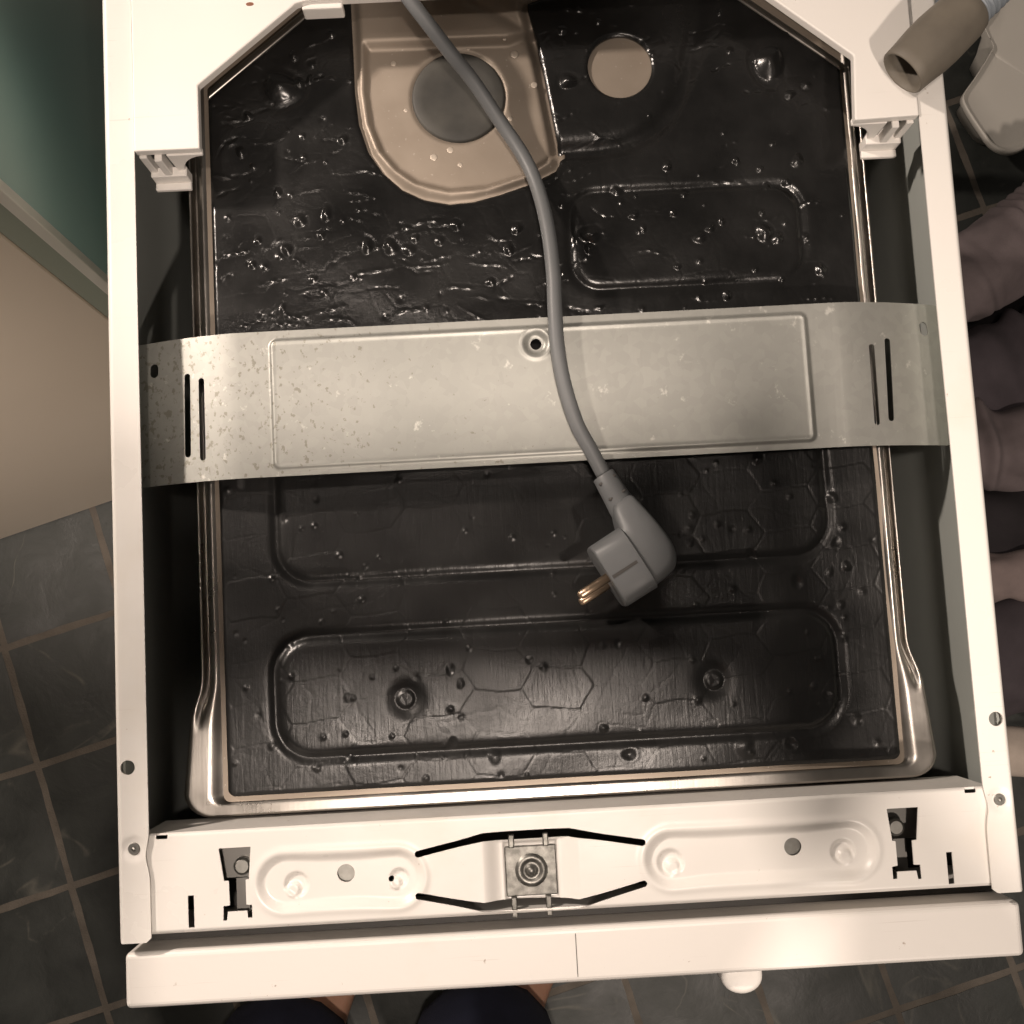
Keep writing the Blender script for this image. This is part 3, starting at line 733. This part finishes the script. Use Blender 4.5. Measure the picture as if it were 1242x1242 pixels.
def strap_s(X, Y):
    d = s_box(X, Y, -0.2205, 0.2205, SY0, SY1, 0.001)
    for a, b, r in caps: d = np.minimum(d, d_line(X, Y, [a, b]) - r)
    return np.minimum(d, -s_circ(X, Y, sc_[0], sc_[1], 0.0030))
def strap_h(X, Y):
    Z = strap_mid(X)
    d = s_box(X, Y, ex0, ex1, ey0, ey1, 0.0035)
    Z = Z + 0.0011 * sstep(-0.0009, 0.0009, d) + 0.0004 * np.exp(-((d - 0.0012) / 0.0010) ** 2)
    r = np.hypot(X - sc_[0], Y - sc_[1]); Z = Z - 0.0020 * (1 - sstep(0.0042, 0.0068, r)) + 0.0005 * np.exp(-((r - 0.0078) / 0.001) ** 2)
    Z = Z + 0.0004 * np.sin(X * 22 + 0.5) * np.sin(Y * 40) 
    return Z
strap = part(sheet('support_strap', -0.2205, 0.2205, SY0, SY1, 0.0007, strap_h, strap_s, 0.0009, M['galv']))
strap['label'] = 'speckled galvanised steel strap spanning the machine'

# power cord with angled plug
CR = 0.0040
cp = [(470, -45, 0.010), (497, 0, 0.0060), (520, 30, 0.0015), (547, 65, -0.0075), (575, 100, -0.0165), (607, 148, -0.0240), (635, 190, -0.0245), (652, 228, -0.021), (664, 275, -0.014), (671, 330, -0.0085),
      (673, 375, -0.0068), (676, 420, -0.0066), (684, 465, -0.0066), (699, 513, -0.0064), (716, 545, -0.0078), (733, 577, -0.0112)]
cpts = spline([np.array((-0.02, 0.600, 0.10)), np.array((-0.03, 0.592, 0.40)), np.array((-0.08, 0.582, H - 0.05)), np.array((-0.098, 0.560, H + 0.004)), P(452, -70, 0.0068), P(474, -33, 0.0066)] + [P(x, y, z) for x, y, z in cp[1:]], 8)
bm = bmesh.new(); tube(bm, cpts, CR, 16)
cord = dpart('power_cord', bm, M['cord'], DW, True); cord['label'] = 'grey power cord with angled plug lying across the strap'
# plug frame: u along the sleeve (towards the cord), a along the pins, w up
C0 = P(772, 677, -0.0125)
ud = np.array(P(735, 575, -0.0125) - P(784, 650, -0.0125)); ud[2] = 0.0; ud /= np.linalg.norm(ud)
ad = np.array(P(695, 725, -0.0125) - P(737, 701, -0.0125)); ad[2] = 0; ad -= ud * (ad @ ud); ad /= np.linalg.norm(ad)
wd = np.cross(ud, ad); wd = wd if wd[2] > 0 else -wd
tilt = 0.0
def PL(a, u_, w_): return Vector(C0 + ad * a + ud * u_ + wd * w_)
PR = 0.0182
bm = bmesh.new(); rings = []; sg = 40
def sq(th, r, e=4.6):
    c, s_ = math.cos(th), math.sin(th); k = (abs(c) ** e + abs(s_) ** e) ** (-1 / e); return r * k * c, r * k * s_
for a, r in ((0.0190, PR - 0.0015), (0.0188, PR - 0.0006), (0.0180, PR), (0.0005, PR + 0.0002), (0.0, PR - 0.0004), (0.0, 0.010)):
    rings.append([bm.verts.new(PL(a, *sq(2 * math.pi * k / sg, r))) for k in range(sg)])
for x, y in zip(rings, rings[1:]):
    for k in range(sg): bm.faces.new((x[k], x[(k + 1) % sg], y[(k + 1) % sg], y[k]))
bm.faces.new(rings[0]); bmesh.ops.recalc_face_normals(bm, faces=bm.faces)
plug = dpart('plug', bm, M['cord'], cord, True)
plug.data.set_sharp_from_angle(angle=math.radians(40))
# domed housing behind: outline in (a,u), swelling in w
outl = spline([(0.0008, -PR + 0.0012), (-0.0060, -PR + 0.0016), (-0.0125, -0.0150), (-0.0170, -0.0095), (-0.0187, -0.0020), (-0.0183, 0.0070), (-0.0174, 0.0160), (-0.0164, 0.0240), (-0.0150, 0.0290), (-0.0100, 0.0305), (-0.0040, 0.0290), (-0.0012, 0.0240), (0.0008, 0.0178)], 4)
bm = bmesh.new(); rings = []; cen = np.array([-0.006, 0.004])
for s_, w_ in ((1.0, 0.0), (1.0, 0.0075), (0.985, 0.0105), (0.94, 0.0130), (0.86, 0.0146), (0.70, 0.0156), (0.4, 0.0161)):
    rings.append((s_, w_))
def ring(s_, w_):
    L = []
    for p in outl:
        q_ = cen + (np.array(p) - cen) * s_; wu = w_ * (1 - 0.36 * float(sstep(0.008, 0.028, q_[1])))
        L.append((p[0] if p[0] > -0.0010 and p[1] < 0.019 else min(q_[0], 0.0008), q_[1], wu))
    return L
R_up = [[bm.verts.new(PL(*t)) for t in ring(s_, w_)] for s_, w_ in rings]
R_dn = [[bm.verts.new(PL(t[0], t[1], -t[2])) for t in ring(s_, w_)] for s_, w_ in rings[1:]]
seq = R_dn[::-1] + R_up
for x, y in zip(seq, seq[1:]):
    for k in range(len(x)): bm.faces.new((x[k], x[(k + 1) % len(x)], y[(k + 1) % len(x)], y[k]))
bm.faces.new(seq[0]); bm.faces.new(seq[-1]); bmesh.ops.recalc_face_normals(bm, faces=bm.faces)
hs_ = dpart('plug_housing', bm, M['cord'], cord, True); hs_.data.set_sharp_from_angle(angle=math.radians(35))
bm = bmesh.new()
tube(bm, [PL(-0.0084, 0.018, 0), PL(-0.0085, 0.026, 0), PL(-0.0088, 0.036, 0.0004), PL(-0.0091, 0.0455, 0.001), PL(-0.0091, 0.0462, 0.001)], [0.0078, 0.0076, 0.0068, 0.0062, 0.0055], 24)
dpart('strain_relief', bm, M['cord'], cord, True).data.set_sharp_from_angle(angle=math.radians(40))
for uu in (0.0425, 0.0330):
    for sg_ in (-1, 1):
        bm = bmesh.new(); c = PL(-0.0089 + sg_ * 0.0035, uu, 0.0055 if uu > .04 else 0.0060); bmesh.ops.create_icosphere(bm, subdivisions=2, radius=1)
        for v in bm.verts: v.co = c + Vector(ad) * v.co.x * 0.0020 + Vector(ud) * v.co.y * 0.0008 + Vector(wd) * v.co.z * 0.0008
        dpart('relief_notch', bm, M['slot'], cord, True)
bm = bmesh.new(); 
vs = box(bm, 0.0030, 0.0178, -0.0022, -0.0006, PR - 0.0010, PR + 0.0003)
for v in bm.verts: v.co = PL(v.co.x, v.co.y, v.co.z)
dpart('earth_groove', bm, M['slot'], cord)
for wz in (0.0095, -0.0095):
    bm = bmesh.new(); tube(bm, [PL(0.0185, -0.002 + wz * 0.18, wz), PL(0.0352, -0.002 + wz * 0.18, wz), PL(0.0366, -0.002 + wz * 0.18, wz), PL(0.0372, -0.002 + wz * 0.18, wz)], [0.0024, 0.0024, 0.0019, 0.0010], 18)
    dpart('pin', bm, M['brass'], cord, True)

# ------------------------------------------------------------------ drain hose end lying on the rear frame
HZ = 0.017
hz = tag(empty('drain_hose', P(1150, 40, 0) + np.array([0, 0, H * 0])), 'grey drain hose end with tan rubber cuff resting on white frame corner', 'hose')
HL = Vector(hz.location)
a0 = P(1094, 89, HZ); a1 = P(1178, 9, HZ + 0.003); dv = (a1 - a0) / np.linalg.norm(a1 - a0); Lh = np.linalg.norm(a1 - a0)
bm = bmesh.new(); prof = [(0.0, 0.0125), (0.0006, 0.0133), (0.006, 0.0136), (0.018, 0.0148), (0.026, 0.0150), (Lh * 0.86, 0.0142), (Lh * 0.97, 0.0128), (Lh, 0.0115)]
ins_ = [(0.030, 0.0098), (0.004, 0.0112), (0.0004, 0.0118)]
pp = ins_ + prof
tube(bm, [a0 + dv * s_ for s_, _ in pp], [r for _, r in pp], 36, False)
def hpart(name, bm, mat, sm=True):
    o = from_bm(name, bm, mat, hz, sm); o.matrix_parent_inverse = Matrix.Translation(-HL); return o
# tube() orients rings by neighbour direction, which flips inside the lip; build by revolving instead
bm.free(); bm = bmesh.new(); sA = np.cross(dv, [0, 0, 1]); sA /= np.linalg.norm(sA); sB = np.cross(sA, dv); rings = []
for s_, r in pp:
    rings.append([bm.verts.new(a0 + dv * s_ + (sA * math.cos(2 * math.pi * k / 40) + sB * math.sin(2 * math.pi * k / 40) * 0.93) * r) for k in range(40)])
for x, y in zip(rings, rings[1:]):
    for k in range(40): bm.faces.new((x[k], x[(k + 1) % 40], y[(k + 1) % 40], y[k]))
bm.faces.new(rings[0]); bmesh.ops.recalc_face_normals(bm, faces=bm.faces)
hpart('rubber_cuff', bm, M['hose_cuff'])
hpth = spline([a1 - dv * 0.004, a1 + dv * 0.03, a1 + dv * 0.06 + np.array([0.01, 0.005, -0.006]), a1 + dv * 0.10 + np.array([0.03, 0.02, -0.05]), a1 + dv * 0.12 + np.array([0.05, 0.06, -0.16]), a1 + np.array([0.15, 0.22, -0.4]), [a1[0] + 0.16, a1[1] + 0.24, 0.012]], 40)
bm = bmesh.new(); tube(bm, hpth, [0.0104 + 0.0014 * math.sin(i * 1.35) for i in range(len(hpth))], 24)
hpart('corrugated_tube', bm, M['hose'])

# ------------------------------------------------------------------ tall cabinet behind the machine on the left
b0 = P(0, 655, -H)[:2]; b1 = P(130, 610, -H)[:2]; bd_ = (b1 - b0) / np.linalg.norm(b1 - b0)
rd = P(64, 281, -H)[:2] - CP[:2]
A_ = np.array([[bd_[0], -rd[0]], [bd_[1], -rd[1]]]); tt = np.linalg.solve(A_, CP[:2] - b0); foot = b0 + bd_ * tt[0]
ang = math.atan2(bd_[1], bd_[0])
def cab_mat():
    m = new_mat('beige_laminate', (0.44, 0.37, 0.29), 0.45); n = N(m)
    n.ln(n.mix(n.rng(n.noise(n.coord(), 3, 3), 0.3, 0.7, 0, 1), (0.72, 0.63, 0.52), (0.76, 0.67, 0.56)), n.b.inputs['Base Color']); return m
M['cab'] = cab_mat()
M['teal'] = new_mat('teal_lacquer', (0.10, 0.16, 0.145), 0.22, 0.0, 0.6)
n = N(M['teal']); n.ln(n.mix(n.rng(n.noise(n.coord(), 2.2, 2), 0.35, 0.65, 0, 1), (0.46, 0.70, 0.66), (0.58, 0.70, 0.64)), n.b.inputs['Base Color'])
M['trim'] = new_mat('grey_edge', (0.33, 0.37, 0.31), 0.5)
M['bead'] = new_mat('pale_edge_bead', (0.78, 0.77, 0.70), 0.3)
CB = tag(empty('kitchen_cabinet', (foot[0], foot[1], 0), ang), 'kitchen cabinet with beige side and glossy teal door standing on slate tiles', 'cabinet')
def cpart(name, bm, mat, sm=False): return from_bm(name, bm, mat, CB, sm)
CHT = 0.87
bm = bmesh.new(); box(bm, -0.75, -0.024, 0.0, 0.55, 0.004, CHT); bevel(bm, 0.001, 1); cpart('carcass', bm, M['cab'])
bm = bmesh.new(); box(bm, -0.0235, -0.0065, 0.001, 0.55, 0.06, CHT); cpart('door_edge', bm, M['trim'])
bm = bmesh.new(); box(bm, -0.0060, 0.0010, -0.0050, 0.004, 0.06, CHT); bevel(bm, 0.0008, 2); cpart('edge_bead', bm, M['bead'])
bm = bmesh.new(); box(bm, -0.0060, 0.0, 0.0045, 0.55, 0.06, CHT); cpart('door', bm, M['teal'])

# ------------------------------------------------------------------ grey plastic container on the right
BZ = -0.745
M['bin'] = new_mat('grey_plastic', (0.36, 0.33, 0.285), 0.42)
n = N(M['bin']); n.ln(n.mix(n.noise(n.coord(), 20, 4), (0.50, 0.475, 0.43), (0.54, 0.515, 0.47)), n.b.inputs['Base Color'])
rim_px = [(1222, -30), (1208, 8), (1197, 24), (1194, 30), (1199, 42), (1205, 55), (1200, 66), (1184, 92), (1170, 112), (1168, 122), (1176, 138), (1192, 162), (1203, 176), (1216, 184), (1230, 185), (1250, 176), (1290, 150), (1330, 90), (1330, -40), (1270, -90)]
rp = [P(x, y, BZ)[:2] for x, y in rim_px]; bc = np.mean(rp, axis=0)
rp = [np.array(p) for p in spline(rp + [rp[0]], 5)[:-1]]
BN = tag(empty('plastic_tray', (bc[0], bc[1], 0)), 'light grey moulded plastic tray with rounded rim on the tiles below the hose', 'tray')
bm = bmesh.new(); rings = []
for sc, z in ((0.62, 0.004), (0.70, 0.03), (0.86, H + BZ - 0.018), (0.965, H + BZ - 0.014), (1.0, H + BZ - 0.008), (1.0, H + BZ - 0.002), (0.985, H + BZ), (0.950, H + BZ - 0.001), (0.92, H + BZ - 0.007), (0.89, H + BZ - 0.0085), (0.5, H + BZ - 0.008)):
    rings.append([bm.verts.new(((p - bc)[0] * sc, (p - bc)[1] * sc, z)) for p in rp])
for x, y in zip(rings, rings[1:]):
    for k in range(len(x)): bm.faces.new((x[k], x[(k + 1) % len(x)], y[(k + 1) % len(x)], y[k]))
bm.faces.new(rings[-1]); bm.faces.new(rings[0][::-1]); bmesh.ops.recalc_face_normals(bm, faces=bm.faces)
o = from_bm('tray_shell', bm, M['bin'], BN, True)

# ------------------------------------------------------------------ clothes heaped on the floor at the right
def cloth(name, col, rough=0.9):
    m = new_mat(name, col, rough, 0, 0.2); n = N(m); v = n.coord()
    a = n.noise(v, 28, 4); f = n.noise(n.coord((1, 1, 1)), 900, 2)
    n.ln(n.mix(n.rng(a, 0.3, 0.7, 0, 1), tuple(c * 0.8 for c in col), tuple(c * 1.15 for c in col)), n.b.inputs['Base Color'])
    n.ln(n.bump(f, 0.0006, 0.5), n.b.inputs['Normal']); n.b.inputs['Sheen Weight'].default_value = 0.02; return m
def bundle(name, label, p0, p1, r, zc, mat, group, fold=9, depth=0.10, flat=0.75, seed=0):
    """a rolled or folded garment: a soft closed roll from p0 to p1 with folds across it"""
    rg = np.random.default_rng(seed); p0 = np.array(p0); p1 = np.array(p1); L = np.linalg.norm(p1 - p0); d = (p1 - p0) / L; s_ = np.array([-d[1], d[0]])
    root = tag(bpy.data.objects.new(name, None), label, 'garment', group) if False else None
    bm = bmesh.new(); nu, nv = 90, 56; rings = []; ph = rg.uniform(0, 6, 8)
    for i in range(nu + 1):
        t = i / nu; taper = (1 - abs(2 * t - 1) ** 6) ** 0.5 if 0 < t < 1 else 0.05
        row = []
        for k in range(nv):
            a = 2 * math.pi * k / nv
            tt_ = t + 0.035 * math.sin(9 * t + ph[6]) + 0.02 * math.sin(23 * t + ph[7]); f = 1 + depth * (0.6 + 0.6 * math.sin(11 * t + ph[6])) * math.sin(fold * 6.28 * tt_ + 1.4 * math.sin(a + ph[0]) + ph[1]) * (0.5 + 0.5 * math.sin(a * 1 + ph[2] + 4 * t)) + 0.6 * depth * math.sin(3 * a + 7 * t + ph[3]) + 0.35 * depth * math.sin(5 * a - 15 * t + ph[4])
            rr_ = r * max(taper, 0.05) * f
            q_ = p0 + d * L * t + s_ * (rr_ * math.cos(a) + 0.18 * r * math.sin(5 * t + ph[5]))
            row.append(bm.verts.new((q_[0], q_[1], zc + rr_ * flat * math.sin(a))))
        rings.append(row)
    for x, y in zip(rings, rings[1:]):
        for k in range(nv): bm.faces.new((x[k], x[(k + 1) % nv], y[(k + 1) % nv], y[k]))
    bm.faces.new(rings[0]); bm.faces.new(rings[-1]); bmesh.ops.recalc_face_normals(bm, faces=bm.faces)
    return tag(from_bm(name, bm, mat, None, True), label, 'garment', group)
M['mauve'] = cloth('mauve_jersey', (0.135, 0.110, 0.112)); M['black'] = cloth('black_cotton', (0.022, 0.019, 0.021)); M['plum'] = cloth('plum_cotton', (0.060, 0.050, 0.056)); M['pink'] = cloth('dusty_pink_cotton', (0.20, 0.158, 0.150)); M['cream'] = cloth('cream_cotton', (0.42, 0.36, 0.31))
GR = 'clothes heaped beside the machine'
def g2(px, py, z): return P(px, py, z - H)[:2]
bundle('garment', 'black garment spread under the other clothes on the floor', g2(1330, 250, .10), g2(1330, 900, .10), 0.16, 0.085, M['black'], GR, 5, 0.08, 0.52, 1)
bundle('garment', 'ribbed mauve garment roll lying beside the grey plastic tray', g2(1130, 352, .24), g2(1400, 205, .24), 0.047, 0.205, M['mauve'], GR, 17, 0.10, 0.8, 2)
bundle('garment', 'dark plum garment folded between two mauve ones', g2(1130, 470, .22), g2(1400, 370, .22), 0.055, 0.185, M['plum'], GR, 6, 0.10, 0.75, 3)
bundle('garment', 'smooth rounded mauve garment between plum and black clothes', g2(1140, 545, .24), g2(1400, 500, .24), 0.048, 0.205, M['mauve'], GR, 6, 0.13, 0.8, 4)
bundle('garment', 'black garment fold beside the pale lavender strip', g2(1140, 640, .22), g2(1400, 610, .22), 0.048, 0.185, M['black'], GR, 5, 0.10, 0.8, 5)
bundle('garment', 'pale lavender grey strip of clothing between black folds', g2(1150, 698, .24), g2(1400, 682, .24), 0.025, 0.215, M['pink'], GR, 7, 0.12, 0.8, 6)
bundle('garment', 'dark plum garment near the cream cloth', g2(1150, 800, .22), g2(1400, 790, .22), 0.070, 0.175, M['plum'], GR, 4, 0.12, 0.75, 7)
bundle('garment', 'cream cloth peeping out beside the right panel', g2(1160, 912, .18), g2(1400, 905, .18), 0.026, 0.165, M['cream'], GR, 4, 0.06, 0.8, 8)

# ------------------------------------------------------------------ the person taking the picture, standing in front of the door
M['skin'] = new_mat('skin', (0.45, 0.25, 0.17), 0.5)
M['skin'].node_tree.nodes['Principled BSDF'].inputs['Subsurface Weight'].default_value = 0.1
n = N(M['skin']); n.ln(n.mix(n.noise(n.coord(), 45, 4), (0.40, 0.215, 0.145), (0.50, 0.29, 0.20)), n.b.inputs['Base Color'])
M['navy'] = cloth('navy_cotton', (0.012, 0.014, 0.030))
M['jumper'] = cloth('dark_blue_knit', (0.020, 0.024, 0.045))
M['hair'] = new_mat('brown_hair', (0.05, 0.03, 0.02), 0.5)
fl_ = P(352, 1300, -H + 0.05)[:2]; fr_ = P(590, 1283, -H + 0.05)[:2]
PO = np.array([(fl_[0] + fr_[0]) / 2, (fl_[1] + fr_[1]) / 2 - 0.03, 0])
PE = tag(empty('person', PO), 'person in navy trousers with bare feet standing before the white door', 'person')
def skin_obj(name, chains, mat, sub=2, root=0):
    """chains: lists of (x,y,z,r) sharing points by coordinate; grown with a Skin modifier"""
    V, R_, E_ = [], [], []; key = {}
    for ch in chains:
        prev = None
        for (x, y, z, r) in ch:
            k = (round(x, 4), round(y, 4), round(z, 4))
            if k not in key: key[k] = len(V); V.append((x - PO[0], y - PO[1], z)); R_.append(r)
            i = key[k]
            if prev is not None: E_.append((prev, i))
            prev = i
    me = bpy.data.meshes.new(name); me.from_pydata(V, E_, []); o = obj(name, me, mat, PE)
    md = o.modifiers.new('skin', 'SKIN'); md.use_smooth_shade = True; md.branch_smoothing = 0.4
    for i, r in enumerate(R_):
        rr_ = r if isinstance(r, tuple) else (r, r)
        me.skin_vertices[0].data[i].radius = rr_; me.skin_vertices[0].data[i].use_root = (i == root)
    s_ = o.modifiers.new('sub', 'SUBSURF'); s_.levels = sub; s_.render_levels = sub
    return o
pelv = (-0.03, -0.45, 0.93)
ch = [[(*pelv, (0.14, 0.10)), (-0.03, -0.43, 1.08, (0.13, 0.09)), (-0.03, -0.38, 1.24, (0.15, 0.10)), (-0.03, -0.32, 1.36, (0.12, 0.08)), (-0.03, -0.28, 1.43, 0.055), (-0.03, -0.245, 1.49, 0.055),
       (-0.03, -0.205, 1.56, (0.078, 0.092)), (-0.03, -0.185, 1.63, (0.076, 0.095)), (-0.03, -0.185, 1.69, (0.055, 0.070))]]
trou = [[(*pelv, (0.165, 0.13)), (-0.03, -0.44, 1.02, (0.155, 0.12))]]; jump = [[(-0.03, -0.445, 0.97, (0.165, 0.125)), (-0.03, -0.43, 1.08, (0.155, 0.11)), (-0.03, -0.38, 1.24, (0.17, 0.12)), (-0.03, -0.32, 1.36, (0.13, 0.09)), (-0.03, -0.285, 1.42, 0.068)]]
for s, f, yaw in ((-1, fl_, -0.30), (1, fr_, -0.42)):
    hx_ = -0.03 + s * 0.095
    ank = (f[0], f[1] - 0.030, 0.085)
    ch.append([(*pelv, (0.14, 0.10)), (hx_, -0.44, 0.86, 0.085), (0.5 * (hx_ + ank[0]), -0.40 , 0.50, 0.058), (ank[0], ank[1] - 0.01, 0.25, 0.048), (*ank, 0.036), (ank[0], ank[1] - 0.012, 0.040, 0.034)])
    c_, s2 = math.cos(yaw), math.sin(yaw)
    def ft(x, y): return (ank[0] + x * c_ - y * s2, ank[1] + x * s2 + y * c_)
    inn_ = -s                                        # big toe lies on the inner side
    a1_ = ft(0.004 * inn_, 0.055); a2_ = ft(0.0, 0.105)
    ch.append([(*ank, 0.036), (*a1_, 0.046, (0.036, 0.030)), (*a2_, 0.030, (0.042, 0.020))])
    for k, (tx, L, r) in enumerate(((0.030, 0.052, 0.0125), (0.012, 0.050, 0.009), (-0.003, 0.044, 0.0085), (-0.016, 0.037, 0.008), (-0.028, 0.028, 0.008))):
        tx *= inn_
        ch.append([(*a2_, 0.030, (0.042, 0.020)), (*ft(tx, 0.125), 0.018, r), (*ft(tx * 1.04, 0.118 + L * 0.7), 0.017, r), (*ft(tx * 1.05, 0.118 + L), 0.012, r * 0.85)])
    trou.append([(*pelv, (0.165, 0.13)), (hx_, -0.44, 0.84, 0.108), (0.5 * (hx_ + ank[0]), -0.40, 0.50, 0.090), (ank[0], ank[1] + 0.020, 0.26, 0.082), (ank[0], ank[1] + 0.046, 0.11, 0.090), (ank[0], ank[1] + 0.052, 0.050, (0.094, 0.094))])
    # arm: shoulder, elbow, wrist, palm, curled fingers round the phone
    sh = (-0.03 + s * 0.165, -0.315, 1.345); el = (-0.03 + s * 0.215, -0.115, 1.205); wr = (-0.045 + s * 0.120, 0.080, 1.385); pa = (-0.045 + s * 0.100, 0.128, 1.412)
    ch.append([(-0.03, -0.32, 1.36, (0.12, 0.08)), (*sh, 0.052), (*el, 0.040), (*wr, 0.026), (*pa, (0.034, 0.018))])
    jump.append([(-0.03, -0.32, 1.36, (0.13, 0.09)), (*sh, 0.065), (*el, 0.052), (-0.045 + s * 0.134, 0.052, 1.355, 0.038)])
    for k in range(4):
        y = 0.118 + 0.019 * k; ln_ = (0.9, 1.0, 0.96, 0.8)[k]
        b = (pa[0] + s * 0.000, y + 0.006, pa[2] + 0.006)
        ch.append([(*pa, (0.034, 0.018)), (b[0] + s * 0.006, b[1] + 0.004 * k, b[2] + 0.004, 0.0090), (b[0] + s * 0.004 - s * 0.004, b[1] + 0.005 * k, b[2] + 0.022 * ln_, 0.0085), (b[0] - s * 0.022 * ln_, b[1] + 0.005 * k, b[2] + 0.027, 0.0075)])
    ch.append([(*pa, (0.034, 0.018)), (pa[0] - s * 0.010, pa[1] - 0.020, pa[2] + 0.016, 0.0105), (pa[0] - s * 0.034, pa[1] - 0.006, pa[2] + 0.024, 0.0090), (pa[0] - s * 0.046, pa[1] + 0.012, pa[2] + 0.025, 0.0075)])
body = skin_obj('body', ch, M['skin'])
skin_obj('trousers', trou, M['navy']); skin_obj('jumper', jump, M['jumper'])
# face and hair
def blob(name, c, r, mat):
    bm = bmesh.new(); bmesh.ops.create_uvsphere(bm, u_segments=24, v_segments=16, radius=1)
    for v in bm.verts: v.co = Vector((c[0] - PO[0] + v.co.x * r[0], c[1] - PO[1] + v.co.y * r[1], c[2] + v.co.z * r[2]))
    return from_bm(name, bm, mat, PE, True)
M['eye'] = new_mat('eye_white', (0.7, 0.68, 0.65), 0.2); M['lip'] = new_mat('lip', (0.40, 0.15, 0.12), 0.45)
blob('hair', (-0.03, -0.222, 1.665), (0.092, 0.092, 0.098), M['hair'])
for s in (-1, 1):
    blob('eye', (-0.03 + s * 0.031, -0.118, 1.605), (0.013, 0.011, 0.011), M['eye']); blob('ear', (-0.03 + s * 0.082, -0.20, 1.595), (0.010, 0.020, 0.032), M['skin'])
blob('nose', (-0.03, -0.098, 1.572), (0.013, 0.020, 0.024), M['skin']); blob('mouth', (-0.03, -0.118, 1.535), (0.024, 0.010, 0.007), M['lip'])
# phone held in both hands; its lens is where the picture was taken from
bm = bmesh.new(); box(bm, -0.082, 0.082, -0.041, 0.041, -0.004, 0.004); bevel(bm, 0.0025, 3)
ph_ = from_bm('phone', bm, new_mat('black_glass', (0.02, 0.02, 0.022), 0.15)); ph_.location = (-0.045, 0.150, CP[2] + 0.012); ph_.rotation_euler = (0.10, 0, -0.05)
tag(ph_, 'black phone held level in both hands over the machine', 'phone')
